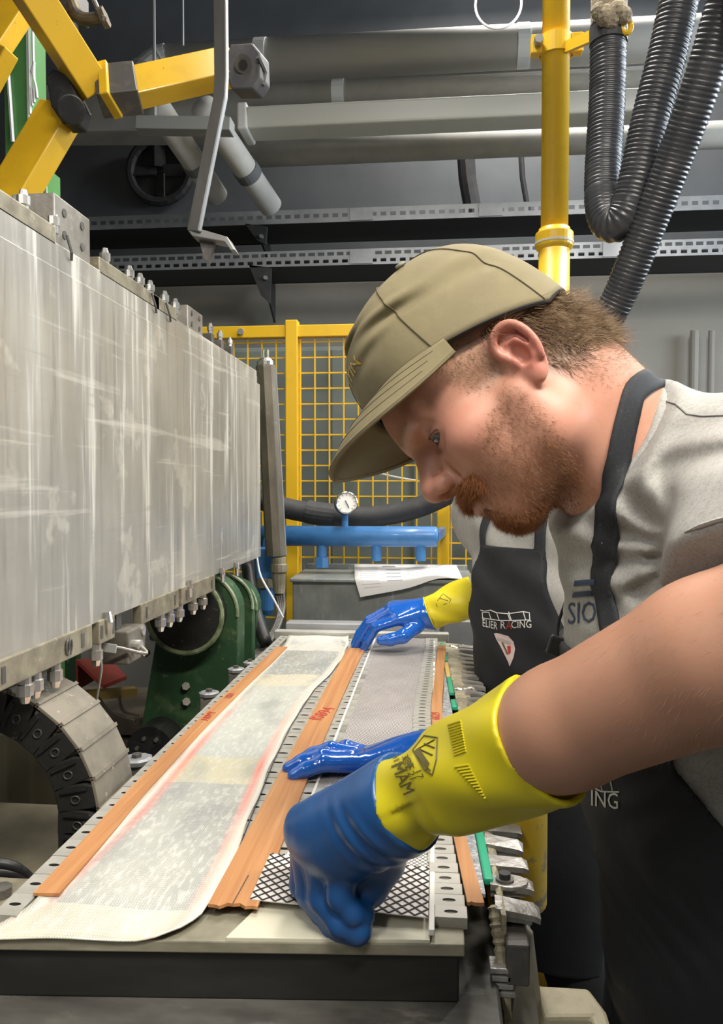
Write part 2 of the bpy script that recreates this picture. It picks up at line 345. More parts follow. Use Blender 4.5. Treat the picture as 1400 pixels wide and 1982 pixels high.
# ---------------------------------------------------------------- yellow fence with wire mesh
FY = 2.9
M_fyel = mat('fence_yellow', (.78, .47, .015), .42, var=[((.52, .33, .02), 10, .55, .8, .5)])
t = thing('safety_fence', 'yellow machine guard fence with square wire mesh', 'fence', P(560, 1100, FY).xy.to_3d())
zt, zbm = P(700, 640, FY).z, .15
def fx(x): return P(x, 800, FY).x
xa, xb = fx(330), fx(1192)
put('top_rail', MB().box(((xa + xb) / 2, FY, zt), (xb - xa, .04, .045)), M_fyel, t, bevel=.003)
put('bottom_rail', MB().box(((xa + xb) / 2, FY, zbm), (xb - xa, .04, .045)), M_fyel, t, bevel=.003)
for x in (567, 859, 1183): put('post', MB().box((fx(x), FY - .004, (zt + zbm) / 2 + .01), (.046, .05, zt - zbm + .06)), M_fyel, t, bevel=.003)
put('bolt', MB().cyl((fx(470), FY - .03, zt), (fx(470), FY - .02, zt), .012, 8), M_galv, t)
for (x0, x1) in ((330, 567), (567, 859), (859, 1183)):
    mb = MB(); X = fx(x0) + .03
    while X < fx(x1) - .02: mb.box((X, FY, (zt + zbm) / 2), (.0052, .0052, zt - zbm)); X += .0548
    Z = zbm + .03
    while Z < zt - .01: mb.box(((fx(x0) + fx(x1)) / 2, FY + .005, Z), (fx(x1) - fx(x0), .0052, .0052)); Z += .058
    o = put('wire_mesh', mb, M_fyel, t); o['kind'] = 'stuff'
# grey green cabinet wall behind the fence
M_gg = mat('grey_green_panel', (.155, .185, .17), .7, var=[((.09, .11, .105), 1.6, .35, .65, .8), ((.22, .24, .22), 5, .55, .8, .5)])
ta = tag(put('machine_cabinet', MB().box(((fx(340) + fx(1130)) / 2, 3.65, P(700, 668, 3.3).z / 2), (fx(1130) - fx(340), .7, P(700, 668, 3.3).z)), M_gg, bevel=.02), 'grey-green machine cabinet standing behind the yellow fence', 'cabinet')
M_ggd = mat('dark_green_panel', (.06, .075, .07), .7)
for x in (640, 800, 960): put('panel_seam', MB().box((fx(x) * 1.13, 3.297, P(700, 668, 3.3).z / 2), (.012, .01, P(700, 668, 3.3).z * .98)), M_ggd, ta)
tag(put('clear_tube', MB().tube(bez([P(690, 905, 3.0), P(760, 922, 2.98), P(815, 932, 2.98)], 12), .004, 6), M_wire), 'thin clear plastic tube crossing the yellow fence mesh', 'tube')
# ---------------------------------------------------------------- blue manifold
M_blue = mat('blue_paint', (.055, .20, .48), .38, var=[((.035, .12, .30), 20, .5, .75, .7), ((.25, .22, .18), (40, 40, 18), .68, .8, .7)], bump=(40, .2, .003), coat=.2)
BY = 2.55; zb = P(700, 1038, BY).z; rb = 20 / FPX * BY
t = thing('blue_manifold', 'blue painted air manifold pipe with three outlets and a gauge stub', 'manifold', P(700, 1060, BY))
xa, xb = P(495, 1038, BY).x, P(848, 1038, BY).x
put('main_pipe', MB().tube([(xa, BY, zb), (xb - .012, BY, zb), (xb - .004, BY, zb), (xb, BY, zb)], [rb, rb, rb * .95, rb * .8], 28), M_blue, t).data.shade_smooth()
for x, dn in ((623, 1098), (729, 1085), (815, 1085)):
    put('outlet', MB().cyl((P(x, 1050, BY).x, BY, zb), (P(x, 1050, BY).x, BY, P(x, dn, BY).z), .0165, 16), M_blue, t)
    if x == 623: put('outlet_nut', MB().cyl((P(x, 1050, BY).x, BY, P(x, 1078, BY).z), (P(x, 1050, BY).x, BY, P(x, 1098, BY).z), .024, 6), M_blue, t)
put('wall_bracket', MB().beam((P(856, 1020, BY).x - .02, BY, zb), (fx(859), FY - .02, zb), .02, .03), M_blue, t)
put('gauge_stub', MB().cyl((P(668, 1020, BY).x, BY, zb), (P(668, 1020, BY).x, BY, P(668, 990, BY).z), .011, 12), M_blue, t)
for x in (500,): put('pipe_stand', MB().cyl((P(x, 1020, BY).x, BY + .02, 0), (P(x, 1020, BY).x, BY + .02, zb), .02, 12), M_blue, t)
c = P(670, 974, BY - .03); t = thing('pressure_gauge', 'round white pressure gauge with black rim on the blue manifold', 'gauge', c)
ax = (Vector((.25, -1, .1))).normalized(); e1 = ax.cross(Vector((0, 0, 1))).normalized(); e2 = e1.cross(ax)
put('case', MB().cyl(c - ax * -.0 + ax * -.02, c + ax * .012, .037, 28), M_dark, t)
put('bezel', MB().tube([c + ax * .014 + (e1 * math.cos(k / 28 * 6.283) + e2 * math.sin(k / 28 * 6.283)) * .034 for k in range(28)], .0035, 8, closed=True), mat('chrome', (.6, .6, .6), .2, 1.), t)
put('dial', MB().cyl(c + ax * .012, c + ax * .0135, .033, 28), mat('dial_white', (.8, .8, .76), .5), t)
put('needle', MB().beam(c + ax * .015 - e2 * .016 - e1 * .008, c + ax * .015 + e2 * .008 + e1 * .004, .002, .003, ax), M_dark, t)
mb = MB()
for k in range(11):
    a = math.radians(225 - 27 * k); dd = e1 * math.cos(a) + e2 * math.sin(a); mb.beam(c + ax * .0142 + dd * .024, c + ax * .0142 + dd * .029, .0012, .001, ax)
put('dial_ticks', mb, M_dark, t)
M_rub = mat('black_rubber', (.035, .036, .038), .6, var=[((.08, .08, .08), 30, .55, .75, .5)])
t = thing('black_hose', 'thick black rubber hose sagging behind the blue manifold', 'hose', P(700, 1000, 2.68))
pts = bez([P(500, 965, 2.66), P(560, 985, 2.66), P(640, 997, 2.66), P(720, 1000, 2.66), P(800, 985, 2.66), P(870, 955, 2.66), P(960, 905, 2.66), P(1045, 890, 2.62), P(1100, 960, 2.6), Vector((.46, 2.6, .7)), Vector((.46, 2.6, .03))], 60)
put('hose_tube', MB().tube(pts, .036, 18), M_rub, t).data.shade_smooth()
put('hose_sleeve', MB().tube(bez([P(594, 990, 2.66), P(615, 994, 2.66), P(648, 998, 2.66)], 8), .041, 18), M_rub, t)
# ---------------------------------------------------------------- galvanised box with the paper
M_tin = mat('dull_galvanised_tin', (.36, .38, .36), .5, .45, var=[((.22, .24, .23), (9, 9, 5), .4, .62, .8), ((.55, .56, .53), (45, 45, 7), .60, .70, .7)])
GY = 2.42
a, b = P(566, 1122, GY), P(912, 1122, GY)
t = thing('tin_box', 'low galvanised metal box behind the far end of the press bed', 'box', (a.x, GY, 0))
put('box_body', MB().box(((a.x + b.x) / 2, GY + .14, (a.z) / 2), (b.x - a.x, .28, a.z)), M_tin, t, bevel=.004)
put('lid_flange', MB().box(((a.x + b.x) / 2, GY + .135, a.z), (b.x - a.x + .012, .30, .012)), M_tin, t, bevel=.003)
put('box_upstand', MB().box(((a.x + b.x) / 2, GY + .27, a.z + .01), (b.x - a.x, .012, .03)), M_tin, t, bevel=.003)
rows = []
c0, c1, c2, c3 = P(684, 1090, GY + .20), P(882, 1090, GY + .26), P(900, 1118, GY + .02), P(699, 1150, GY - .025)
for i in range(13):
    s = i / 12; r_ = []
    for j in range(11):
        q = j / 10; xl_, xr_ = P(684 + 15 * q, 1100, GY + .2 * (1 - q)).x, P(884 + 16 * q, 1100, GY + .2 * (1 - q)).x; x_ = xl_ + (xr_ - xl_) * s; zl = a.z + .0085
        lift = .020 * (1 - min(1, q / .6)) + .016 * math.exp(-((s - .75) / .2) ** 2) * min(1, q / .6)
        if q <= .6: p = Vector((x_, GY + .235 - (.235 + .019) * q / .6, zl + lift))
        else: p = Vector((x_, GY - .020 - .004 * (q - .6), zl + lift - .058 * (1 - s) ** 1.1 * (q - .6) / .4))
        r_.append(p)
    rows.append(r_)
M_paper = mat('white_paper', (.78, .77, .76), .7)
t = thing('paper_sheet', 'curled white printed sheet lying on the tin box', 'paper', c3)
put('sheet', MB().grid(rows, (0, 0, -.0008)), M_paper, t).data.shade_smooth()
mb = MB(); M_ink = mat('grey_ink', (.35, .35, .36), .8)
def on_paper(s, q):
    i = min(11, int(s * 12)); f = s * 12 - i; j = min(9, int(q * 10)); g = q * 10 - j
    return rows[i][j].lerp(rows[i + 1][j], f).lerp(rows[i][j + 1].lerp(rows[i + 1][j + 1], f), g) + Vector((0, -.0004, .0012))
def pline(s0, s1, q, wdt=.03):
    for k in range(6):
        a_, b_ = s0 + (s1 - s0) * k / 6, s0 + (s1 - s0) * (k + 1) / 6
        mb.add([on_paper(a_, q), on_paper(b_, q), on_paper(b_, q + wdt), on_paper(a_, q + wdt)], [(0, 1, 2, 3)])
pline(.27, .40, .10, .03)
for k in range(4): pline(.30, .44, .24 + .14 * k, .02)
for k in range(9): pline(.05, .22, .18 + .08 * k, .008)
for k in range(6): pline(.50, .72, .2 + .08 * k, .008)
put('printed_lines', mb, M_ink, t)['kind'] = 'stuff'
# ================================================================= the ski press: upper platen turned on edge
M_alu = mat('smeared_aluminium', (.56, .535, .475), .36, .5, var=[
    ((.33, .32, .29), (1.5, 3, 2), .35, .65, .85),
    ((.80, .77, .69), (4, 26, 1.6), .55, .66, .85),
    ((.28, .27, .25), (4, 34, 2.2), .58, .70, .7),
    ((.80, .77, .70), (3, 1.6, 34), .60, .68, .55), ((.42, .40, .36), (3, 2.2, 46), .61, .68, .5), ((.74, .71, .62), (2, 7, 7), .60, .64, .45)], bump=[((3, 30, 4), .12, .01), ((6, 8, 60), .08, .004)])
N, L, b = nodes_of(M_alu)
n = [k for k in N if k.type == 'TEX_NOISE'][1]
mr = N.new('ShaderNodeMapRange'); mr.inputs[1].default_value = .35; mr.inputs[2].default_value = .7; mr.inputs[3].default_value = .28; mr.inputs[4].default_value = .55
L.new(n.outputs['Fac'], mr.inputs[0]); L.new(mr.outputs[0], b.inputs['Roughness'])
M_steel = mat('worn_steel', (.36, .34, .30), .45, .6, var=[((.22, .20, .17), 14, .4, .65, .8), ((.55, .52, .45), 40, .6, .75, .6)], bump=(60, .2, .003))
M_brass = mat('dirty_bar', (.31, .28, .20), .5, .35, var=[((.16, .14, .105), 22, .4, .62, .8), ((.55, .50, .38), 60, .6, .75, .6)], bump=(90, .3, .002))
M_dkst = mat('dark_steel', (.12, .115, .11), .5, .5, var=[((.22, .20, .17), 30, .5, .7, .7)])
M_chr = mat('bright_fitting', (.70, .69, .66), .25, .9, var=[((.4, .38, .33), 40, .5, .7, .6)])
FX = -.506; ZT, ZB = .322, -.205; Y0, Y1 = .62, 2.2
t = thing('press_platen', 'huge smeared aluminium press platen turned on edge above the worktable', 'press', W(FX, 1.4, ZB))
platen = t
put('platen_body', MB().box(W(FX - .10, (Y0 + Y1) / 2, (ZT + ZB) / 2), (.188, Y1 - Y0, ZT - ZB - .012)), M_steel, t, bevel=.004)
put('face_sheet', MB().box(W(FX - .003, (Y0 + Y1) / 2 + .004, (ZT + ZB) / 2 - .016), (.006, Y1 - Y0, ZT - ZB - .03)), M_alu, t, bevel=.0015)
put('face_edge_band', MB().box(W(FX - .0045, (Y0 + Y1) / 2 - .02, ZT - .034), (.007, Y1 - Y0 - .02, .075)), M_alu, t, bevel=.002)
# end sheet of the platen
put('end_sheet', MB().box(W(FX - .012, Y1 + .012, -.0 + .045), (.016, .006, .46)), mat('pale_sheet', (.62, .60, .55), .4, .3), t, bevel=.001)
# clamp bars and nozzles along the top edge
def nozzle(p, parent, up=1, s=1.0):
    p = Vector(p); u = Vector((0, 0, up))
    a = put('bolt', MB().tube([p, p + u * .010 * s, p + u * .011 * s, p + u * .022 * s, p + u * .023 * s, p + u * .030 * s], [.0065 * s, .0065 * s, .0085 * s, .0085 * s, .006 * s, .004 * s], 10), M_chr, parent)
    return a
def ytop(px): return FX * FPX / (px - 845)          # depth at which the face plane shows this column
for (x0, x1) in ((-60, 88), (178, 300), (288, 335)):
    ya, yb = ytop(x0), ytop(x1)
    put('clamp_bar', MB().box(W(FX - .012, (ya + yb) / 2, ZT + .011), (.022, yb - ya, .026)), M_brass, t, bevel=.002)
for x in (36, 97, 201, 250, 271, 291, 320, 341): nozzle(W(FX - .010, ytop(x), ZT + .018), t)
for x in (97, 271, 300): put('hook_pin', MB().tube([W(FX + .002, ytop(x + 10), ZT + .02), W(FX + .006, ytop(x + 14), ZT - .002), W(FX + .002, ytop(x + 19), ZT - .010)], .0022, 6), M_dkst, t)
for (x0, x1, h) in ((92, 165, .075), (361, 391, .055)):
    ya, yb = ytop(x0), ytop(x1)
    bl = put('bracket_block', MB().box(W(FX - .035, (ya + yb) / 2, ZT + h / 2 - .004), (.060, yb - ya, h)), M_dkst if x0 < 0 else M_steel, t, bevel=.002)
    for k in range(4):
        yy = ya + (yb - ya) * (.25 + .5 * (k % 2)); zz = ZT + h * (.3 + .4 * (k // 2))
        put('screw_hole', MB().cyl(W(FX - .006, yy, zz), W(FX - .0035, yy, zz), .006, 10), M_dkst, t)
for x in (412, 431, 450):
    put('small_valve', MB().box(W(FX - .02, ytop(x), ZT + .012), (.03, .02, .03)), M_dkst, t, bevel=.002); nozzle(W(FX - .012, ytop(x), ZT + .024), t, 1, .9)
# clamp bars and nozzles below the lower edge
for (x0, x1) in ((-80, 148), (163, 196), (252, 330), (336, 405)):
    ya, yb = ytop(x0), ytop(x1)
    put('clamp_bar', MB().box(W(FX - .004, (ya + yb) / 2, ZB - .016), (.016, yb - ya, .036)), M_brass, t, bevel=.002)
    for q in (.12, .88): put('bar_notch', MB().box(W(FX + .0035, ya + (yb - ya) * q, ZB - .016), (.003, .008, .020)), M_dkst, t)
for x in (18, 40, 82, 168, 258, 302, 320, 340, 368, 388): nozzle(W(FX - .006, ytop(x), ZB - .03), t, -1, 1.25)
for x in (178, 350, 417, 447): put('toggle_pin', MB().tube([W(FX + .006, ytop(x), ZB + .012), W(FX + .008, ytop(x), ZB - .004), W(FX + .008, ytop(x), ZB - .022)], [.005, .0065, .0045], 8), M_chr, t)
for k in range(2): put('spring_ring', MB().tube([W(FX + .006, ytop(92 + 6 * k) + math.cos(a / 12 * 6.283) * .004, ZB - .016 + math.sin(a / 12 * 6.283) * .010) for a in range(12)], .0016, 6, closed=True), M_dkst, t)
# hanging sensor block with its armoured lead
c = W(FX - .012, ytop(228), ZB - .056)
t = thing('sensor_block', 'grey steel sensor block hanging under the press platen on a bracket', 'sensor', c - Vector((0, 0, .04)))
put('block', MB().box(c, (.055, .075, .054)), mat('grimy_block', (.20, .185, .15), .6, .3, var=[((.10, .09, .075), 24, .4, .62, .8)], bump=(40, .4, .003)), t, bevel=.003)
put('bracket', MB().box(c + Vector((-.01, -.02, .042)), (.03, .02, .045)), M_dkst, t)
for dz in (-.018, .018): put('screw', MB().cyl(c + Vector((.027, .022, dz)), c + Vector((.031, .022, dz)), .008, 10), M_chr, t)
put('gland', MB().cyl(c + Vector((.026, -.02, .0)), c + Vector((.042, -.02, .0)), .011, 14), M_chr, t)
lead = bez([c + Vector((.042, -.02, 0)), c + Vector((.050, -.026, -.010)), P(203, 1252, 1.16), P(196, 1300, 1.15), P(189, 1345, 1.15), P(181, 1392, 1.15)], 25)
put('armoured_lead', MB().tube(lead, [.0034 - .0022 * i / len(lead) for i in range(len(lead))], 8), M_steel, t)
put('paper_tag', MB().box(lead[12] + Vector((.012, -.004, .012)), (.030, .003, .013), Matrix.Rotation(.12, 3, 'Y')), mat('tag_grey', (.32, .33, .32), .5), t)
# octagonal bar beside the end of the platen, with fittings and hoses
t = thing('octagonal_bar', 'tall worn octagonal steel bar at the far end of the press platen', 'bar', P(530, 1075, 2.32))
pa, pb = P(514, 708, 2.32), P(533, 1075, 2.32)
put('bar', MB().tube([pb, pa], .030, 8), mat('brown_worn_steel', (.19, .165, .125), .5, .45, var=[((.10, .09, .07), (14, 14, 5), .4, .62, .8), ((.32, .29, .23), 30, .6, .75, .6)]), t)
put('bar_flange', MB().beam(P(531, 712, 2.34), P(551, 1075, 2.34), .012, .012), M_galv, t)
put('top_cap', MB().tube([pa, pa + Vector((0, 0, .012)), pa + Vector((0, 0, .022))], [.026, .026, .017], 16), M_chr, t)
for k in (-1, 1): put('cap_pin', MB().cyl(pa + Vector((k * .006, 0, .02)), pa + Vector((k * .006, 0, .048)), .005, 8), M_chr, t)
f0 = P(540, 1078, 2.32)
put('hose_fitting', MB().tube([f0, f0 - Vector((0, 0, .02)), f0 - Vector((0, 0, .022)), f0 - Vector((0, 0, .045)), f0 - Vector((0, 0, .05)), f0 - Vector((0, 0, .11))], [.022, .022, .026, .026, .021, .019], 14), M_brass, t)
for k in range(4):
    hose('steel_hose', '', [f0 + Vector((-.012 + .008 * k, 0, -.10)), P(540 + 3 * k, 1180, 2.30), P(525 + 3 * k, 1225, 2.22), P(480 + 4 * k, 1280, 2.05), P(440, 1330, 1.95)], .006, m=M_dkst, n=30, parent=t, pitch=.06)
M_blk = mat('black_plastic', (.02, .02, .021), .45, var=[((.06, .06, .058), 40, .5, .7, .6)])
# blue valve cylinder behind
t = thing('blue_valve', 'small blue filter cylinder under the far end of the platen', 'valve', P(517, 1190, 2.4))
put('upper_body', MB().box(P(516, 1090, 2.4), (.055, .05, .10)), M_blue, t, bevel=.006)
put('inlet_pipe', MB().tube([P(516, 1085, 2.4), P(516, 1050, 2.42), P(520, 1040, 2.53)], .012, 10), M_blue, t)
put('collar', MB().cyl(P(516, 1118, 2.4), P(516, 1136, 2.4), .032, 16), M_brass, t)
put('bowl', MB().tube([P(517, 1136, 2.4), P(517, 1180, 2.4), P(517, 1190, 2.4)], [.024, .022, .012], 16), M_blue, t)
tag(put('pull_cord', MB().tube(bez([P(497, 1075, 2.25), P(505, 1115, 2.22), P(530, 1160, 2.2), P(548, 1195, 2.2)], 14), .003, 6), M_wire), 'thin pale cord strung down from the end of the platen', 'cord')
tag(hose('black_air_line', '', [P(478, 1090, 2.25), P(487, 1150, 2.2), P(500, 1200, 2.15), P(520, 1260, 2.1)], .018, m=M_blk, n=16, pitch=.06), 'black air line curving down past the green pivot arms', 'hose')
# ---------------------------------------------------------------- green pivot arms
M_green = mat('green_machine_paint', (.03, .085, .034), .5, var=[((.02, .06, .025), 6, .4, .65, .8), ((.22, .25, .17), 34, .60, .72, .7), ((.10, .16, .07), 16, .55, .7, .6)], bump=(30, .3, .003))
M_speck = mat('resin_speckled_black', (.022, .022, .02), .55, var=[((.30, .29, .24), 70, .66, .76, .8)], bump=(50, .4, .003))
def pivot_arm(x, y, rad, thick, yoff, label, boss):
    c = P(x, y, yoff); t = thing('pivot_arm', label, 'machine arm', Vector((c.x - .05, yoff, 0)), 'green pivot arms')
    poly = []
    for k in range(15):
        a = math.radians(-5 + 165 * k / 14); poly.append(c + Vector((math.cos(a) * rad, 0, math.sin(a) * rad)))
    poly += [Vector((c.x - .26, yoff, 0.15)), Vector((c.x - .26, yoff, 0)), Vector((c.x + rad * .9, yoff, 0))]
    put('arm_plate', MB().prism(poly, (0, thick, 0)), M_green, t, bevel=.003)
    put('rim_edge', MB().tube([c + Vector((math.cos(a) * rad, -.002, math.sin(a) * rad)) for a in [math.radians(-5 + 9 * k) for k in range(14)]], .0045, 6), mat('worn_rim', (.32, .36, .24), .5, var=[((.12, .18, .08), 30, .45, .6, .8)]), t)
    if boss:
        put('boss_disc', MB().tube([c + Vector((-.02, -.050, -.004)), c + Vector((-.02, .002, 0))], rad * .93, 36), M_speck, t)
        put('boss_rim', MB().tube([c + Vector((-.02 + math.cos(k / 36 * 6.2832) * rad * .94, -.046, math.sin(k / 36 * 6.2832) * rad * .94)) for k in range(36)], .006, 8, closed=True), mat('worn_rim2', (.25, .30, .17), .5, var=[((.08, .12, .05), 30, .45, .6, .8)]), t)
        for (dx, dz) in ((-.11, .04), (-.13, .0)): put('bolt_head', MB().cyl(c + Vector((dx, -.012, dz - .1)), c + Vector((dx, 0, dz - .1)), .010, 6), M_dkst, t)
        for (px, py) in ((360, 1328), (361, 1358)): put('bolt_head', MB().cyl(P(px, py, yoff - .012), P(px, py, yoff), .010, 6), M_steel, t)
    return t
pivot_arm(385, 1185, .095, .07, 1.80, 'green pivot arm with a black round boss below the platen', True)
pivot_arm(428, 1172, .085, .03, 1.98, 'thin middle green pivot arm with a worn rim', False)
t3 = pivot_arm(443, 1175, .080, .06, 2.12, 'rear green pivot arm with a metal latch on its side', False)
put('latch', MB().box(P(468, 1210, 2.08), (.035, .02, .045), Matrix.Rotation(.3, 3, 'Y')), M_steel, t3, bevel=.003)
put('latch_pin', MB().cyl(P(450, 1255, 2.08), P(478, 1244, 2.08), .012, 10), M_steel, t3)
put('strap_band', MB().tube(bez([P(432, 1118, 2.06), P(462, 1140, 2.06), P(470, 1190, 2.06)], 14), .008, 8), M_galv, t3)
t = thing('axle_hub', 'dark bolted axle hub at the foot of the green pivot arm', 'hub', P(285, 1455, 1.72))
c = P(290, 1452, 1.72)
put('hub', MB().cyl(c, c + Vector((0, .09, 0)), .055, 28), M_blk, t)
for k in range(6): put('hub_bolt', MB().cyl(c + Vector((math.cos(k) * .03, -.006, math.sin(k) * .03)), c + Vector((math.cos(k) * .03, 0, math.sin(k) * .03)), .005, 6), M_steel, t)
# red tray, beams and cables in the dark under the platen
M_red = mat('faded_red', (.42, .05, .03), .6, var=[((.25, .03, .02), 12, .4, .65, .7)])
t = thing('red_tray', 'faded red drip tray in the shade under the platen', 'tray', P(190, 1320, 1.9))
put('tray_floor', MB().prism([P(150, 1278, 1.85), P(212, 1274, 2.05), P(245, 1308, 2.0), P(200, 1326, 1.85)], (0, .0, -.01)), M_red, t)
put('tray_wall', MB().prism([P(150, 1278, 1.86), P(212, 1274, 2.06), P(212, 1300, 2.06), P(152, 1335, 1.86)], (-.01, .01, 0)), M_red, t)
tag(put('green_post', MB().box(P(142, 1330, 1.95), (.03, .03, .4)), M_green), 'thin green post beside the red tray', 'post')
tag(put('ochre_bar', MB().beam(P(150, 1347, 1.9), P(262, 1338, 2.0), .03, .022), mat('ochre', (.30, .20, .05), .6)), 'ochre bar under the red drip tray', 'bar')
t = thing('stacked_boards', 'brown boards stacked in the shade behind the cable chain', 'boards', P(220, 1450, 2.0))
M_board = mat('dull_board', (.115, .09, .065), .8, var=[((.07, .055, .04), 8, .4, .6, .7)])
for k in range(3): put('board', MB().box(P(212, 1372 + 42 * k, 2.1), (.42, .3, .05)), M_board, t, bevel=.004)
for k, pts in enumerate(([P(190, 1350, 1.8), P(215, 1380, 1.8), P(262, 1395, 1.8)], [P(230, 1345, 1.82), P(238, 1375, 1.82), P(268, 1385, 1.82)])):
    tag(put('loose_cable', MB().tube(bez(pts, 10), .004, 6), M_board), '%s loose cable hanging before the brown boards' % ('long', 'short')[k], 'cable')
# ---------------------------------------------------------------- cable chain
M_beige = mat('beige_link_plate', (.22, .195, .15), .65, var=[((.12, .11, .088), 13, .38, .62, .8), ((.55, .52, .44), 60, .64, .74, .8)], bump=(50, .3, .003))
cx, cz, ro, ri, ya, yb = -.604, -.432, .172, .114, .95, 1.06
t = thing('cable_chain', 'dusty cable drag chain of black links with beige covers bending down beside the table', 'cable chain', W(cx + ro, ya, -.75))
ang = [106 - 13.5 * k for k in range(9)]                      # links on the bend, then straight down
def link(c, R):
    prof = [(-.024, -.030), (.018, -.030), (.024, -.024), (.024, .018), (.012, .026), (-.012, .029), (-.024, .024)]
    for side, y0 in ((0, ya), (1, yb - .014)):
        put('side_link', MB().prism([Vector(c) + R @ Vector((u * 1.15, 0, v * .60)) + Vector((0, y0, 0)) for v, u in [(q[1], q[0]) for q in prof]], (0, .014, 0)), M_speck, t, bevel=.002)
        if side == 0:
            put('link_ridge', MB().box(Vector(c) + R @ Vector((.0, 0, .009)) + Vector((0, ya - .001, 0)), (.036, .004, .003), R), M_blk, t)
            put('link_eye', MB().tube([Vector(c) + R @ Vector((math.cos(a / 10 * 6.283) * .006, 0, math.sin(a / 10 * 6.283) * .005 - .003)) + Vector((0, ya - .001, 0)) for a in range(10)], .001, 5, closed=True), M_dkst, t)
    put('cover_plate', MB().box(Vector(c) + R @ Vector((.027, 0, .0)) + Vector((0, (ya + yb) / 2, 0)), (.005, yb - ya, .0405), R), M_beige, t, bevel=.001)
    put('cover_joint', MB().box(Vector(c) + R @ Vector((.0285, 0, .0200)) + Vector((0, (ya + yb) / 2, 0)), (.007, yb - ya, .005), R), M_beige, t)
rm = (ro + ri) / 2 * 1.0
for a in ang:
    ar = math.radians(a); link((cx + math.cos(ar) * rm, 0, CZ + cz + math.sin(ar) * rm * 1.0), Matrix.Rotation(-ar, 3, 'Y'))
for k in range(1, 8): link((cx + rm, 0, CZ + cz - .034 * k), Matrix.Identity(3))
for k in range(1, 5):
    ar = math.radians(106); link((cx + math.cos(ar) * rm - .0335 * k, 0, CZ + cz + math.sin(ar) * rm - .0095 * k), Matrix.Rotation(-ar, 3, 'Y'))
# boxes at the lower left
M_khaki = mat('khaki_dirty_box', (.23, .205, .14), .7, var=[((.13, .115, .08), 9, .38, .62, .8), ((.06, .05, .04), 40, .66, .72, .9)])
t = thing('control_box', 'dirty khaki control box on the floor side of the cable chain', 'box', W(-.62, 1.1, -.62))
bx = P(100, 1600, 1.05)
put('box_body', MB().box((-.68, 1.08, P(100, 1580, 1.2).z - .12), (.34, .30, .24)), M_khaki, t, bevel=.006)
put('box_lid', MB().box((-.68, 1.08, P(100, 1580, 1.2).z), (.35, .31, .012)), M_khaki, t, bevel=.004)
put('box_leg', MB().box((-.68, 1.08, .3), (.1, .1, .6)), M_khaki, t)
tag(put('rear_panel', MB().box(Vector((P(20, 1520, 1.35).x, 1.35, (P(20, 1420, 1.35).z) / 2)), (.34, .02, P(20, 1420, 1.35).z)), mat('olive_panel', (.10, .09, .06), .35, var=[((.2, .18, .12), (20, 3, .5), .5, .7, .7)])), 'glossy olive panel behind the khaki control box', 'panel')
for k in range(3):
    tag(hose('black_cable', '', [P(-30, 1668 + 16 * k, .85), P(25, 1676 + 14 * k, .86), P(62, 1706 + 9 * k, .88), P(75, 1745, .90)], .006, m=M_blk, n=14, pitch=.05), ('upper', 'middle', 'lower')[k] + ' black cable beside the corner of the worktable', 'cable', 'black cables at the table corner')
t = thing('corner_block', 'small dirty steel block with a bolt at the table corner', 'block', P(22, 1760, .80))
c = P(12, 1752, .80); put('block', MB().box(c, (.06, .06, .032)), M_brass, t, bevel=.003)
put('bolt_head', MB().cyl(c + Vector((-.0, -.01, .016)), c + Vector((-.0, -.01, .026)), .012, 8), M_dkst, t)
tag(put('orange_tube', MB().tube(bez([P(214, 1488, 1.12), P(222, 1512, 1.12), P(236, 1545, 1.12)], 8), .0045, 8), mat('orange_plastic', (.6, .17, .05), .4)), 'short orange plastic tube beside the cable chain', 'tube')
# ---------------------------------------------------------------- yellow lever arms top left
t = thing('yellow_lever_linkage', 'yellow square-tube lever linkage with black joints above the platen', 'lever', P(150, 200, 1.75))
M_ylev = mat('lever_yellow', (.80, .48, .02), .35, var=[((.58, .36, .02), 12, .5, .75, .6), ((.2, .14, .05), 50, .68, .76, .8)], coat=.15)
LY = 1.70
def arm(p, q, wpx, dpx, y0=LY, y1=LY, m=None, nm='lever_arm', up=(0, -1, .35)):
    s = 1 / FPX * (y0 + y1) / 2
    return put(nm, MB().beam(P(*p, y0), P(*q, y1), wpx * s, dpx * s, up), m or M_ylev, t, bevel=.003)
arm((30, -60), (185, 180), 62, 60, 1.55, 1.70, up=(.45, -1, 0.05))
arm((120, 215), (-30, 470), 78, 50, 1.72, 1.62, up=(-.25, -1, -.15))
arm((40, 10), (-40, 130), 55, 40, 1.85, 1.80)
arm((10, 95), (-30, 170), 40, 40, 1.75, 1.75)
arm((255, 172), (452, 128), 62, 46, 1.72, 1.82, up=(.0, -1, .15))
arm((190, 178), (268, 170), 74, 62, 1.70, 1.72, M_dkst, 'clevis', up=(0, -1, .3))
arm((205, 176), (222, 172), 80, 68, 1.70, 1.70, M_ylev, 'weld_collar', up=(0, -1, .3))
c = P(125, 190, 1.66)
put('joint_plate', MB().prism([P(88, 150, 1.66), P(102, 132, 1.66), P(130, 145, 1.66), P(160, 205, 1.66), P(150, 238, 1.66), P(122, 240, 1.66), P(98, 205, 1.66)], (0, .05, 0)), M_blk, t, bevel=.004)
put('joint_pin', MB().cyl(P(138, 212, 1.63), P(138, 212, 1.72), .03, 20), M_blk, t, bevel=.003)
poly = [P(445, 85, 1.78), P(488, 82, 1.78), P(503, 100, 1.78), P(505, 150, 1.78), P(490, 172, 1.78), P(447, 172, 1.78), P(440, 150, 1.78), P(440, 105, 1.78)]
put('end_plate', MB().prism(poly, (.012, .05, 0)), mat('dark_cast', (.075, .075, .085), .5, var=[((.14, .13, .13), 20, .5, .7, .6)]), t, bevel=.004)
put('end_bolt', MB().cyl(P(471, 124, 1.77), P(471, 124, 1.79), .020, 16), M_dkst, t)
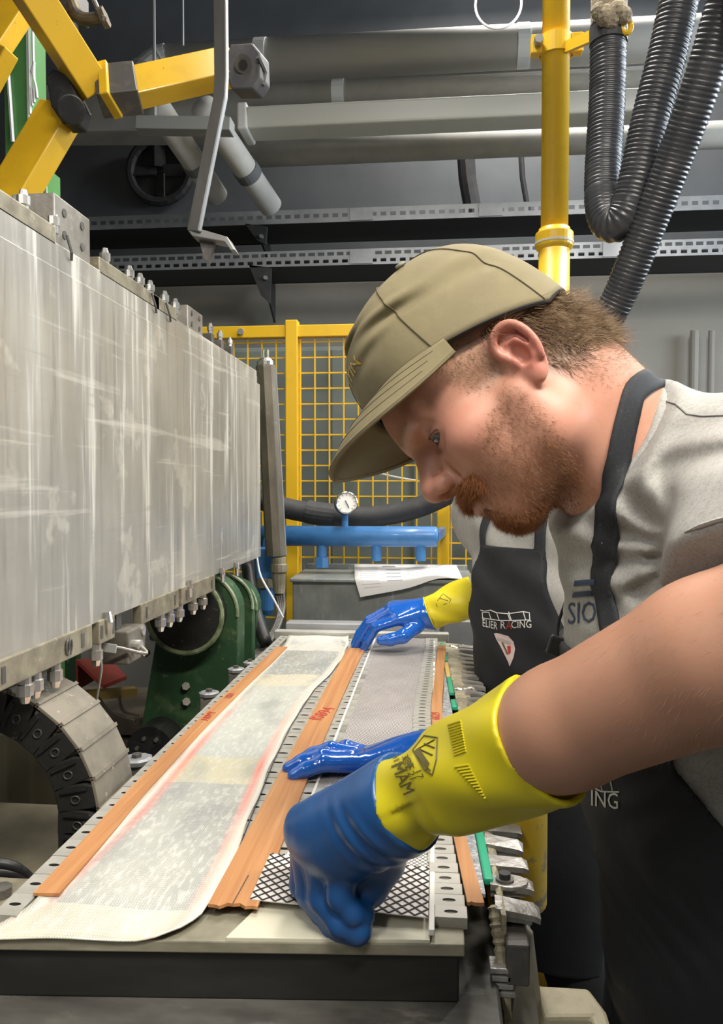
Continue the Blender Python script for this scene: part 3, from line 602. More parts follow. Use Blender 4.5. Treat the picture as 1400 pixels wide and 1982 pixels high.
put('end_bolt_core', MB().cyl(P(471, 124, 1.765), P(471, 124, 1.78), .010, 6), M_blk, t)
put('end_clip', MB().tube([P(500, 110, 1.77), P(513, 140, 1.8), P(508, 165, 1.8)], .006, 6), M_dkst, t)
# bent steel bar
t = thing('bent_bar', 'bent flat grey steel bar hanging down in front of the ducts', 'bar', P(378, 450, 1.60))
M_bar = mat('mill_steel', (.30, .30, .295), .42, .6, var=[((.18, .175, .17), (12, 12, 4), .4, .65, .7), ((.38, .20, .10), 30, .7, .8, .7)])
pts = [Vector((P(420, -80, 1.60).x, 1.60, 4.71)), P(429, 150, 1.60), P(427, 190, 1.60), P(376, 448, 1.60)]
wd, th = .030, .012
for i in range(len(pts) - 1): pass
mb = MB(); rows_f = []
for i, p in enumerate(pts):
    d = (pts[min(i + 1, 3)] - pts[max(i - 1, 0)]).normalized(); s = d.cross(Vector((-.35, -1, 0))).normalized(); n_ = s.cross(d)
    rows_f.append([p + s * wd / 2 + n_ * th / 2, p - s * wd / 2 + n_ * th / 2, p - s * wd / 2 - n_ * th / 2, p + s * wd / 2 - n_ * th / 2])
for i in range(3):
    o = len(mb.v); mb.v += rows_f[i] + rows_f[i + 1]
    mb.f += [(o + k, o + (k + 1) % 4, o + 4 + (k + 1) % 4, o + 4 + k) for k in range(4)]
mb.f += [(3, 2, 1, 0), (len(mb.v) - 4, len(mb.v) - 3, len(mb.v) - 2, len(mb.v) - 1)]
mb.v = [tuple(v) for v in mb.v]
put('bar', mb, M_bar, t, bevel=.002)
put('foot_plate', MB().prism([P(362, 444, 1.60), P(378, 440, 1.60), P(440, 458, 1.60), P(455, 484, 1.60), P(446, 484, 1.60), P(434, 468, 1.60), P(372, 457, 1.60)], (0, .04, 0)), M_bar, t, bevel=.002)
put('foot_web', MB().prism([P(385, 462, 1.62), P(415, 470, 1.62), P(405, 508, 1.62), P(394, 498, 1.62)], (0, .012, 0)), M_dkst, t)
# green columns
M_gcol = mat('green_column_paint', (.10, .30, .085), .45, var=[((.07, .21, .06), 5, .4, .65, .7)])
for (x0, x1, ytop_, Y, dd, lab) in ((8, 52, -60, 2.25, .12, 'tall green steel column behind the yellow lever arms'), (42, 84, 320, 2.0, .09, 'green column stub rising behind the top of the platen')):
    c0, c1 = P(x0, 200, Y), P(x1, 200, Y); zt_ = P(60, ytop_, Y).z
    t = thing('green_column', lab, 'column', ((c0.x + c1.x) / 2, Y, 0))
    put('column', MB().box(((c0.x + c1.x) / 2, Y + dd / 2, zt_ / 2), (c1.x - c0.x, dd, zt_)), M_gcol, t, bevel=.003)
    put('edge_strip', MB().box((c1.x + .004, Y, zt_ / 2), (.005, .005, zt_)), mat('edge_pale', (.45, .55, .42), .5), t)
for k, pts in enumerate(([Vector((*P(56, 88, 2.1).xy, 4.71)), P(56, 88, 2.1), P(60, 170, 2.1), P(63, 205, 2.1)], [Vector((*P(64, 92, 2.1).xy, 4.71)), P(64, 92, 2.1), P(66, 120, 2.1), P(62, 138, 2.1), P(69, 165, 2.1), P(72, 190, 2.1)], [P(16, 145, 2.243), P(20, 200, 2.243), P(25, 275, 2.243)])):
    tag(put('hooked_rod', MB().tube(bez(pts, 10), .004 if k < 2 else .006, 6), M_wire), ('straight', 'kinked', 'thicker grey')[k] + ' wire rod against the tall green column', 'rod', 'rods on the green column')
# valve cluster at the top
t = thing('valve_cluster', 'grimy brass and steel valve cluster hanging above the yellow lever', 'valve', P(145, 80, 1.95))
M_grime = mat('grimy_brass', (.20, .16, .10), .5, .4, var=[((.08, .07, .06), 30, .4, .6, .8), ((.45, .38, .25), 60, .62, .75, .7)])
put('body', MB().box(P(120, 15, 1.95), (.11, .08, .07)), M_dkst, t, bevel=.005)
put('supply_pipe', MB().cyl(P(120, 5, 1.95), Vector((*P(120, 5, 1.95).xy, 4.71)), .018, 12), M_dkst, t)
put('red_plug', MB().cyl(P(106, 8, 1.90), P(110, 22, 1.90), .010, 10), M_red, t)
put('elbow', MB().tube(bez([P(140, 8, 1.92), P(150, 30, 1.92), P(170, 38, 1.92), P(200, 34, 1.92)], 12), .016, 12), M_grime, t)
put('union_nut', MB().cyl(P(196, 36, 1.92), P(206, 32, 1.92), .026, 6), M_grime, t)
put('lever_rod', MB().tube([P(182, 0, 1.92), P(190, 18, 1.92), P(202, 36, 1.9)], .006, 8), M_steel, t)
put('lower_stub', MB().cyl(P(125, 30, 1.95), P(128, 55, 1.95), .022, 14), M_steel, t)
put('drip_funnel', MB().tube([P(130, 50, 1.96), P(145, 80, 1.96)], [.03, .012], 12), M_dkst, t)
# ================================================================= lower bed and ski mould
TZ = -.41                                  # working face of the mould
M_bed = mat('scuffed_bed_steel', (.16, .155, .14), .5, .4, var=[((.04, .039, .037), (5, 12, 5), .38, .62, .85), ((.22, .21, .19), (24, 60, 30), .60, .72, .5)], bump=(20, .2, .004))
M_black = mat('shade_black_beam', (.009, .010, .009), .6, var=[((.03, .029, .025), (3, 8, 14), .45, .65, .7)])  # near-black colour has the shade under the plate painted in
M_plate = mat('resin_stained_plate', (.29, .275, .205), .5, .25, var=[((.16, .15, .11), (14, 14, 40), .4, .65, .8), ((.42, .40, .29), (9, 9, 90), .55, .7, .6)], bump=(40, .3, .002))
t = thing('press_bed', 'long dark steel press bed carrying the ski mould', 'press', (-.25, 1.4, 0))
put('bed_top', MB().box((-.19, 1.28, Zc(-.487)), (.50, 1.86, .04)), M_bed, t, bevel=.003)
put('bed_beam', MB().box((-.20, 1.34, (Zc(-.507)) / 2), (.48, 1.8, Zc(-.507))), M_black, t, bevel=.004)
def yf(x): return .684 + .073 * x                # the near end of the cassette is cut slightly askew
put('spacer_beam', MB().prism([(-.416, yf(-.416) + .004, Zc(-.467)), (.022, yf(.022) + .004, Zc(-.467)), (.022, 2.07, Zc(-.467)), (-.416, 2.07, Zc(-.467))], (0, 0, .045)), M_black, t, bevel=.002)
# cassette plate
mould = thing('ski_mould', 'flat steel ski mould cassette with segmented edge rails', 'mould', (-.2, 1.4, Zc(-.422)))
put('base_plate', MB().prism([(-.419, yf(-.419) + .012, Zc(-.422)), (.027, yf(.027) + .012, Zc(-.422)), (.027, 2.09, Zc(-.422)), (-.419, 2.09, Zc(-.422))], (0, 0, .0105)), M_plate, mould, bevel=.0012)
put('front_lip', MB().prism([(-.432, yf(-.432), Zc(-.4222)), (.027, yf(.027), Zc(-.4222)), (.027, yf(.027) + .03, Zc(-.4222)), (-.432, yf(-.432) + .03, Zc(-.4222))], (0, 0, .0116)), M_plate, mould, bevel=.0015)
put('end_clamp_bar', MB().box((-.200, 2.065, Zc(-.404)), (.47, .03, .024)), mat('pale_clamp', (.52, .51, .47), .45, .3, var=[((.35, .34, .31), 20, .4, .6, .6)]), mould, bevel=.003)
put('end_block', MB().box((-.200, 2.107, Zc(-.40)), (.42, .05, .05)), M_galv, mould, bevel=.003)
# rail segments: a block with a slotted hole
M_seg = mat('rail_segment_alu', (.47, .46, .42), .42, .35, var=[((.34, .33, .29), 14, .4, .62, .7), ((.60, .58, .50), 40, .6, .75, .5)])
M_hole = mat('slot_dark', (.03, .03, .028), .7)
def seg_mesh(nm, wx, ly, h, hx, hy, dep=.006, hm=None):
    """block whose top carries a real slot, wall and floor of the slot included"""
    n = 16; v = []; f = []
    def ring(fx_, fy_, z):
        o = len(v)
        for k in range(n):
            a = 2 * math.pi * k / n; c, s = math.cos(a), math.sin(a); q = max(abs(c), abs(s))
            v.append((fx_ * (c / q if fx_ > wx * .45 else c), fy_ * (s / q if fx_ > wx * .45 else s), z))
        return o
    o0 = ring(wx / 2, ly / 2, 0); o1 = ring(wx / 2, ly / 2, h); o2 = ring(hx / 2, hy / 2, h); o3 = ring(hx / 2 * .92, hy / 2 * .92, h - dep)
    for a, b_ in ((o0, o1), (o1, o2), (o2, o3)):
        for k in range(n): f.append((a + k, a + (k + 1) % n, b_ + (k + 1) % n, b_ + k))
    f.append(tuple(o3 + k for k in range(n))[::-1]); f.append(tuple(o0 + k for k in range(n)))
    me = bpy.data.meshes.new(nm); me.from_pydata(v, [], f); me.materials.append(M_seg); me.materials.append(hm or M_hole)
    for i, p in enumerate(me.polygons):
        if 2 * n <= i <= 3 * n: p.material_index = 1
    return me
S_c = seg_mesh('centre_segment', .034, .0382, .0085, .016, .006)
S_r = seg_mesh('right_segment', .030, .0205, .0105, .013, .0065, .0016, mat('worn_hole', (.13, .125, .11), .6))
S_l = seg_mesh('left_segment', .024, .0382, .0075, .012, .006)
def rail(me, xf, y0, y1, pitch, z):
    y = y0; i = 0
    while y < y1:
        o = bpy.data.objects.new('rail_segment', me); COL.objects.link(o); o.parent = mould; o.matrix_parent_inverse = PINV[mould.name]
        o.location = (xf(y), y, Zc(z) + random.uniform(-.0004, .0004)); o.rotation_euler = (0, 0, random.uniform(-.006, .006)); y += pitch; i += 1
# side cut of the skis
def waist(y): s = (y - 1.42) / .70; return s * s
def smooth_tab(tab, y):
    c = np.array(tab); return float(np.interp(y, *np.array([(p.x, p.y) for p in bez([Vector((a, b_, 0)) for a, b_ in tab], 60)]).T))
XL = [(.70, .034), (.732, .031), (.918, .018), (1.30, -.006), (1.6, -.002), (1.93, .006), (2.1, .006)]
XR = [(.70, .050), (.734, .047), (.919, .032), (1.30, .013), (1.6, .017), (1.93, .025), (2.1, .025)]
def xr(y): return smooth_tab(XR, y) - .0135
rail(S_c, lambda y: -.229 + .004 * waist(y), .748, 2.03, .039, -.4115)
rail(S_c, lambda y: -.163 - .004 * waist(y), .835, 2.03, .039, -.4115)
rail(S_r, lambda y: smooth_tab(XL, y) - .0165, .722, 2.03, .021, -.4115)
rail(S_l, lambda y: -.407 + .003 * waist(y), .70, 2.03, .039, -.4115)
# ---------------------------------------------------------------- wooden strips
def wood(name):
    m = mat(name, (.47, .225, .085), .6, var=[((.36, .15, .05), (90, 2.2, 40), .40, .62, .75), ((.58, .32, .15), (140, 3, 60), .55, .72, .7), ((.30, .12, .04), (260, 5, 90), .66, .76, .6)], bump=[((200, 4, 100), .35, .001)])
    return m
M_wood = wood('orange_veneer')
def strip(name, label, xl, xrr, y0, y1, z, th, n=40, m=None, jag=0):
    rows = []
    for i in range(n + 1):
        y = y0 + (y1 - y0) * i / n; rows.append([Vector((xl(y) + (xrr(y) - xl(y)) * j / 8, y + (.073 * (xl(y) + (xrr(y) - xl(y)) * j / 8 + .19) if i == 0 and xl(y) < -.1 else 0) + (random.uniform(-jag, jag) if i in (0, n) else 0), Zc(z(y) if callable(z) else z))) for j in range(9)])
    o = put(name, MB().grid(rows, (0, 0, th)), m or M_wood, None); return tag(o, label, 'wood strip')
ZW = TZ + .0085 - .0005
W2L = [(.66, -.391), (.70, -.392), (.836, -.396), (.99, -.402), (1.27, -.404), (1.456, -.4015), (1.69, -.3956), (1.88, -.3924), (2.0, -.392)]
W1 = strip('wooden_strip', 'wide orange wood strip lying between the two skis', lambda y: -.2155, lambda y: -.1755 + .008 * waist(y), .710, 1.885, ZW, .0032, jag=.003)
W2 = strip('wooden_strip', 'narrow orange wood strip beside the white glass cloth on the outer table edge', lambda y: smooth_tab(W2L, y), lambda y: smooth_tab(W2L, y) + .026, .728, 1.885, lambda y: ZW - .0005, .003)
W3 = strip('wooden_strip', 'narrow orange wood strip along the clamp side of the mould', lambda y: smooth_tab(XL, y), lambda y: xr(y) + .0135, .734, 1.93, TZ + .0095, .0035, jag=.002)
# grain slit and dark end on the middle strip
put('end_crack', MB().beam((-.192, .712, Zc(ZW + .0034)), (-.190, .765, Zc(ZW + .0034)), .0010, .001), M_board, W1)
M_redpen = mat('red_marker', (.48, .03, .02), .6)
def flat_text(s, size, o, ux, uy, m, name='marker_writing', parent=None, z=.0006, sx=1.0):
    vs, fs = text_mesh(s, size); ux, uy = Vector(ux), Vector(uy); n_ = ux.cross(uy).normalized()
    return put(name, MB().add([Vector(o) + ux * (v.x * sx) + uy * v.y + n_ * z for v in vs], fs), m, parent)
dY = Vector((0, 1, 0)); dX = Vector((1, 0, 0))
flat_text('f0894', .034, (-.196, 1.33, Zc(ZW + .0032)), (.22, .976, 0), (-.976, .22, 0), M_redpen, parent=W1)
flat_text('ARMY', .020, (-.391, 1.30, Zc(ZW + .0026)), dY, -dX, M_redpen, parent=W2)
flat_text('1001', .020, (-.389, 1.43, Zc(ZW + .0026)), dY, -dX, M_redpen, parent=W2)
flat_text('6029', .022, (xr(1.33) + .002, 1.33, Zc(TZ + .0131)), dY, -dX, M_redpen, parent=W3)
# ---------------------------------------------------------------- left ski: glass cloth
def ramp_cloth():
    m = mat('wet_glass_cloth', (.62, .62, .56), .32, coat=.25); N, L, b = nodes_of(m)
    tc = N['Texture Coordinate']; sep = N.new('ShaderNodeSeparateXYZ'); L.new(tc.outputs['Object'], sep.inputs[0])
    def mrange(sock, a, b_, c=0., d=1., clamp=True):
        k = N.new('ShaderNodeMapRange'); k.inputs[1].default_value = a; k.inputs[2].default_value = b_; k.inputs[3].default_value = c; k.inputs[4].default_value = d; L.new(sock, k.inputs[0]); return k.outputs[0]
    def mix(f, a, b_):
        k = N.new('ShaderNodeMix'); k.data_type = 'RGBA'; L.new(f, k.inputs[0])
        for s, q in ((6, a), (7, b_)):
            if isinstance(q, tuple): k.inputs[s].default_value = (*q, 1)
            else: L.new(q, k.inputs[s])
        return k.outputs[2]
    def math_(op, a, b_):
        k = N.new('ShaderNodeMath'); k.operation = op
        for i, q in enumerate((a, b_)):
            if isinstance(q, float): k.inputs[i].default_value = q
            else: L.new(q, k.inputs[i])
        return k.outputs[0]
    def nz(scale, detail=4):
        mp = N.new('ShaderNodeMapping'); L.new(tc.outputs['Object'], mp.inputs[0]); mp.inputs['Scale'].default_value = scale
        k = N.new('ShaderNodeTexNoise'); k.inputs['Scale'].default_value = 1; k.inputs['Detail'].default_value = detail; L.new(mp.outputs[0], k.inputs['Vector']); return k.outputs['Fac']
    wob = math_('ADD', sep.outputs['Y'], math_('MULTIPLY', nz((8, 8, 8)), .012))
    rp = N.new('ShaderNodeValToRGB'); rp.color_ramp.interpolation = 'CONSTANT'
    L.new(mrange(wob, .65, 2.09), rp.inputs[0])
    stops = [(.65, (.66, .63, .50)), (.708, (.40, .41, .385)), (1.013, (.64, .585, .40)), (1.112, (.52, .545, .495)), (1.524, (.66, .61, .44)), (1.618, (.36, .38, .365)), (1.858, (.76, .75, .69))]
    e = rp.color_ramp.elements; e[0].position = 0; e[0].color = (*stops[0][1], 1); e[1].position = (stops[1][0] - .65) / 1.44; e[1].color = (*stops[1][1], 1)
    for (y, c) in stops[2:]: q = e.new((y - .65) / 1.44); q.color = (*c, 1)
    # dry white flecks and grey weave
    c = mix(mrange(nz((18, 7, 10)), .48, .70, 0, .5), rp.outputs[0], (.60, .595, .53))
    c = mix(mrange(nz((190, 60, 10), 2), .50, .64, 0, .6), c, (.72, .71, .65))
    c = mix(mrange(nz((22, 9, 10)), .34, .52, .5, 0), c, (.27, .285, .28))
    wv = N.new('ShaderNodeTexWave'); wv.wave_type = 'BANDS'; wv.bands_direction = 'X'; wv.inputs['Scale'].default_value = 120; wv.inputs['Distortion'].default_value = .6; L.new(tc.outputs['Object'], wv.inputs['Vector'])
    wv2 = N.new('ShaderNodeTexWave'); wv2.wave_type = 'BANDS'; wv2.bands_direction = 'Y'; wv2.inputs['Scale'].default_value = 80; wv2.inputs['Distortion'].default_value = .6; L.new(tc.outputs['Object'], wv2.inputs['Vector'])
    weave = math_('MULTIPLY', wv.outputs['Fac'], wv2.outputs['Fac'])
    c = mix(mrange(weave, 0, 1, .22, 0), c, (.40, .41, .38))
    # margins: white selvage, then the red dyed stripes
    at = N.new('ShaderNodeAttribute'); at.attribute_name = 'edge'; es = N.new('ShaderNodeSeparateXYZ'); L.new(at.outputs['Vector'], es.inputs[0])
    DL, DR = es.outputs['X'], es.outputs['Y']
    inn = math_('MULTIPLY', mrange(DL, .009, .016, 0, 1), mrange(DR, .012, .020, 0, 1))
    sel = mix(inn, (.66, .645, .57), c)
    yr = N.new('ShaderNodeValToRGB'); L.new(mrange(sep.outputs['Y'], .70, 1.50), yr.inputs[0])
    ee = yr.color_ramp.elements; ee[0].position = 0; ee[0].color = (.25,) * 3 + (1,); ee[1].position = 1; ee[1].color = (0, 0, 0, 1)
    for p, q in ((.25, .55), (.45, 1.0), (.62, .65)): k = ee.new(p); k.color = (q,) * 3 + (1,)
    def band(S_, x0, wd): return math_('MULTIPLY', mrange(S_, x0 - wd, x0, 0, 1), mrange(S_, x0, x0 + wd, 1, 0))
    bands = math_('ADD', band(DL, .0165, .011), band(DR, .014, .009))
    pk = math_('MULTIPLY', math_('MULTIPLY', bands, yr.outputs[0]), mrange(nz((30, 14, 10)), .25, .65, .35, 1.0))
    c = mix(pk, sel, (.86, .22, .17))
    L.new(c, b.inputs['Base Color'])
    bp = N.new('ShaderNodeBump'); bp.inputs['Strength'].default_value = .35; bp.inputs['Distance'].default_value = .001; L.new(weave, bp.inputs['Height']); L.new(bp.outputs[0], b.inputs['Normal'])
    return m
M_glass = ramp_cloth()
gl_l = [(.655, -.418), (.675, -.405), (.70, -.389), (.815, -.379), (.925, -.376), (1.2, -.381), (1.58, -.379), (1.84, -.376), (1.95, -.382), (2.05, -.395)]
gl_r = [(.655, -.250), (.666, -.236), (.69, -.220), (.72, -.2145), (.80, -.2155), (.90, -.223), (1.1, -.236), (1.27, -.242), (1.49, -.239), (1.616, -.224), (1.795, -.215), (1.95, -.222), (2.07, -.232)]
def interp(tab, y):
    for (a, p), (b_, q) in zip(tab, tab[1:]):
        if y <= b_: return p + (q - p) * max(0, (y - a) / (b_ - a))
    return tab[-1][1]
rows = []
for i in range(121):
    y = .660 + (2.048 - .660) * i / 120
    l, r_ = interp(gl_l, y), interp(gl_r, y); l += .0012 * math.sin(y * 47) * math.sin(y * 13); r_ += .0015 * math.sin(y * 39 + 1)
    row = []
    for j in range(21):
        q = j / 20; z = .0026 + .0069 * min(1, max(0, (y - .668) / .06)) ** .7 + .0010 * math.sin(q * 9 + y * 11) * math.sin(y * 7) + (-.0015 if 0 < j < 20 else 0)
        z += .004 * max(0, 1 - abs(y - .66) / .03) * max(0, (q - .86) / .14) * 1.2
        xx = l + (r_ - l) * q; row.append(Vector((xx, y + .073 * (xx + .30) * max(0, min(1, (.80 - y) / .12)), Zc(TZ + z))))
    rows.append(row)
t = thing('glass_cloth', 'long white glass-fibre cloth with red-dyed edges laid on the ski mould', 'cloth', (-.31, 1.4, Zc(TZ)))
co_ = put('cloth', MB().grid(rows, (0, 0, -.0016)), M_glass, t); co_.data.shade_smooth()
ea = co_.data.attributes.new('edge', 'FLOAT_VECTOR', 'POINT')
for i, v_ in enumerate(co_.data.vertices): ea.data[i].vector = (v_.co.x - interp(gl_l, v_.co.y), interp(gl_r, v_.co.y) - v_.co.x, 0)
# stitched thread along its inner edge
put('edge_thread', MB().tube([Vector((interp(gl_r, y) + .002, y, Zc(TZ + .010))) for y in np.linspace(.72, 1.9, 50)], .0008, 5), M_dark, t)
tag(put('white_ski_base', MB().box((-.305, 1.37, Zc(TZ - .001)), (.13, 1.30, .010)), mat('base_white', (.6, .59, .54), .5)), 'pale ski base under the long glass cloth', 'ski base')
# ---------------------------------------------------------------- right ski: film, mesh
M_film = mat('pale_pink_film', (.70, .66, .635), .4, var=[((.52, .49, .47), 12, .4, .65, .6)])
M_cream = mat('cream_film', (.60, .58, .46), .3, var=[((.52, .50, .41), 9, .4, .65, .6)])
mx0, mx1 = -.160, -.006
tag(put('cream_sheet', MB().prism([(-.188, yf(-.188) + .001, Zc(TZ - .0015)), (mx1 + .002, yf(0) + .001, Zc(TZ - .0015)), (mx1 + .002, 2.04, Zc(TZ - .0015)), (mx0, 2.04, Zc(TZ - .0015)), (mx0, .76, Zc(TZ - .0015))], (0, 0, .004)), M_cream, bevel=.0008), 'cream plastic sheet under the mesh, bare at the near end', 'sheet')
tag(put('ski_core_film', MB().box(((mx0 + mx1) / 2, 1.385, Zc(TZ + .0045)), (mx1 - mx0, 1.31, .004)), M_film, bevel=.001), 'pinkish white film under the black mesh of the second ski', 'film')
M_mesh = mat('black_mesh_wire', (.035, .032, .03), .5, .3)
def diamond(y0, y1, px, py, wdt, z, skew=0., ht=.0008, mx0=mx0):
    mb = MB(); sl = py / px; Wd = mx1 - mx0
    for sgn in (1, -1):
        c = y0 - sl * Wd
        while c < y1 + sl * Wd:
            # y = c + sgn*sl*(x-x0)
            xs = []
            a, b_ = 0.0, Wd
            ya_, yb_ = c + sgn * sl * a, c + sgn * sl * b_
            # clip to y range
            def clip(yv): return (yv - c) / (sgn * sl)
            lo, hi = 0.0, Wd
            for lim in (y0, y1):
                pass
            x_at0, x_at1 = sorted((clip(y0), clip(y1)))
            lo, hi = max(lo, x_at0), min(hi, x_at1)
            if hi - lo > .002:
                p = Vector((mx0 + lo, c + sgn * sl * lo, Zc(z))); q = Vector((mx0 + hi, c + sgn * sl * hi, Zc(z)))
                p.y += skew * (lo - Wd); q.y += skew * (hi - Wd)
                mb.beam(p, q, wdt, ht)
            c += py
    return mb
t = thing('wire_mesh_sheet', 'fine black wire mesh covering the length of the second ski', 'mesh', (-.08, 1.4, Zc(TZ)))
o = put('mesh_wires', diamond(.80, 2.035, .0060, .0072, .00050, TZ + .0067, ht=.0002), M_mesh, t); o['kind'] = 'stuff'
t = thing('coarse_mesh_piece', 'coarse black diamond mesh piece at the near end of the second ski', 'mesh', (-.08, .78, Zc(TZ)))
o = put('mesh_wires', diamond(.705, .798, .0122, .0128, .0013, TZ + .0125, skew=-.0855, mx0=-.177), M_mesh, t); o['kind'] = 'stuff'
put('backing', MB().prism([(-.1775, .705 + .0148, Zc(TZ + .0110)), (mx1, .7045, Zc(TZ + .0110)), (mx1, .7985, Zc(TZ + .0110)), (-.1775, .798 + .0150, Zc(TZ + .0110))], (0, 0, .0010)), M_film, t)
tag(put('white_edge_strip', MB().box((-.0028, 1.355, Zc(TZ + .006)), (.0055, 1.33, .006)), mat('edge_white', (.72, .71, .66), .5), bevel=.001), 'thin white edge strip along the mesh', 'strip')
tag(put('white_edge_strip', MB().box((-.1590, 1.42, Zc(TZ + .005)), (.004, 1.20, .0075)), MATS['edge_white'], bevel=.001), 'thin white edge strip between the mesh and the wide wood strip', 'strip')
# ---------------------------------------------------------------- clamp side (right): strips, tongues, posts
def gx(y): return .053 - .026 * (y - .87) / .8            # line of the coloured strips
M_gran = mat('resin_granules', (.30, .32, .35), .35, var=[((.62, .64, .66), 160, .5, .62, .8), ((.12, .13, .15), 120, .56, .66, .7)], bump=(150, .8, .003))
tag(put('granular_strip', MB().grid([[Vector((xr(y) + .0138, y, Zc(TZ - .003))), Vector((max(gx(y) - .0055, xr(y) + .0145), y, Zc(TZ - .003)))] for y in np.linspace(.772, 2.02, 40)], (0, 0, .004)), M_gran), 'grey strip of spilt resin granules beside the wood strip', 'strip')
M_teal = mat('green_plastic', (.02, .36, .20), .35, var=[((.20, .52, .38), 20, .55, .75, .6)])
M_amber = mat('amber_resin', (.60, .42, .14), .35)
k = 0
for (y0, y1, mm, lab) in ((.795, .945, M_teal, 'longest green plastic strip beside the clamp tongues'), (1.42, 1.47, M_teal, 'short green plastic strip under the yellow cuff'), (1.52, 1.64, M_teal, 'green plastic strip next to the amber strip'), (1.65, 1.78, M_amber, 'amber resin strip beside the clamp tongues'), (1.80, 1.88, M_teal, 'pale green plastic chip beyond the amber strip'), (1.90, 2.0, M_teal, 'far green plastic chip near the shackles')):
    tag(put('plastic_strip', MB().box((gx((y0 + y1) / 2), (y0 + y1) / 2, Zc(TZ + .001)), (.010, y1 - y0, .008), Matrix.Rotation(.03, 3, 'Z')), mm, bevel=.002), lab, 'strip', 'coloured plastic strips')
M_gask = mat('dirty_gasket', (.36, .32, .22), .6, var=[((.18, .16, .12), 25, .4, .62, .8), ((.58, .55, .45), 60, .6, .72, .7)], bump=(60, .8, .006))
tag(put('gasket', MB().grid([[Vector((gx(y) + .0058 + .001 * random.random(), y, Zc(TZ - .003 + .004 * random.random()))), Vector((gx(y) + .011, y, Zc(TZ - .002 + .005 * random.random()))), Vector((.0675 + .002 * random.random(), y, Zc(TZ - .006 + .005 * random.random())))] for y in np.linspace(.738, 2.02, 120)], (0, 0, -.03)), M_gask), 'dirty tan resin-crusted gasket along the clamp side of the mould', 'gasket')
M_tong = mat('cast_tongue', (.44, .43, .41), .38, .6, var=[((.25, .24, .22), 24, .4, .62, .7), ((.62, .61, .58), 60, .6, .74, .6)], bump=(70, .5, .003))
mt = mesh_of('tongue', MB().prism([(-.018, -.012, 0), (.020, -.012, -.003), (.026, -.010, -.006), (.026, .010, -.006), (.020, .012, -.003), (-.018, .012, 0)], (0, 0, -.006)).box((.0, .0, -.009), (.036, .020, .008)))
mt.materials.append(M_tong)
side = thing('clamp_rail', 'row of worn metal clamp tongues along the side of the mould', 'clamp rail', W(.08, 1.4, -.55))
y = .757; k = 0
while y < 2.0:
    o = bpy.data.objects.new('clamp_tongue', mt); COL.objects.link(o); o.parent = side; o.matrix_parent_inverse = PINV[side.name]
    o.location = W(.077 + random.uniform(-.003, .003), y, TZ + .002 + random.uniform(-.003, .003)); o.rotation_euler = (random.uniform(-.06, .06), random.uniform(-.05, .1), random.uniform(-.10, .04)); y += .0435 if not .78 < y < .79 else .042; k += 1
put('rail_core', MB().box(W(.078, 1.40, TZ - .042), (.020, 1.28, .055)), M_bed, side, bevel=.003)
# washer clamp on the tongue
t = thing('washer_clamp', 'grey clamp plate with a bolt and washer on the tongues', 'clamp', W(.078, .79, TZ))
c = P(985, 1713, .80)
put('plate', MB().prism([c + Vector((math.cos(a) * (.020 if abs(math.cos(a)) > .5 else .016), math.sin(a) * .014, 0)) for a in [k / 14 * 6.283 for k in range(14)]], (0, 0, .005)), M_tong, t, bevel=.001)
put('washer', MB().cyl(c + Vector((-.004, 0, .005)), c + Vector((-.004, 0, .0075)), .0095, 16), M_dkst, t)
put('bolt_head', MB().cyl(c + Vector((-.004, 0, .0075)), c + Vector((-.004, 0, .013)), .006, 12), M_blk, t)
# leg block and white guard plate under the rail end
t = thing('rail_support', 'dark steel support block under the end of the clamp rail', 'block', P(1000, 1890, .74))
put('block', MB().box(P(999, 1845, .74), (.022, .04, .040)), M_dkst, t, bevel=.002)
put('resin_drip', MB().tube(bez([P(958, 1752, .755), P(962, 1790, .745), P(968, 1830, .738), P(974, 1890, .730), P(985, 1990, .72)], 24), [.004 + .004 * abs(math.sin(k * 1.3)) * (1 - k / 40) for k in range(25)], 8), M_gask, t)
for k in range(4): put('shim', MB().box(P(966 + 4 * k, 1868 + 15 * k, .73), (.018, .02, .0055)), M_tong, t, bevel=.001)
tag(put('guard_plate', MB().prism([P(1012, 1800, .78), P(1024, 1815, .78), P(1048, 2020, .76), P(985, 2020, .74), P(1000, 1890, .75)], (.006, .012, 0)), mat('pale_guard', (.50, .48, .42), .6, var=[((.30, .28, .22), 20, .5, .7, .7)]), bevel=.001), 'pale resin-splashed guard plate below the clamp rail', 'plate')
# yellow painted cylinder
M_ywc = mat('chipped_yellow', (.62, .38, .02), .45, var=[((.20, .17, .12), (26, 26, 40), .53, .60, .9), ((.42, .27, .02), 8, .4, .65, .5)])
t = thing('yellow_cylinder', 'chipped yellow painted steel cylinder behind the clamp tongues', 'cylinder', W(.095, .99, -.56))
c = W(.092, .99, -.535)
put('shell', MB().tube([c, c + Vector((0, 0, .006)), c + Vector((0, 0, .125)), c + Vector((0, 0, .135)), c + Vector((0, 0, .16))], [.044, .050, .050, .047, .044], 32), M_ywc, t).data.shade_smooth()
put('top_ring', MB().cyl(c + Vector((0, 0, .15)), c + Vector((0, 0, .165)), .048, 32), M_ywc, t)
put('stem', MB().cyl((c.x, c.y, 0), c, .03, 16), M_dkst, t)
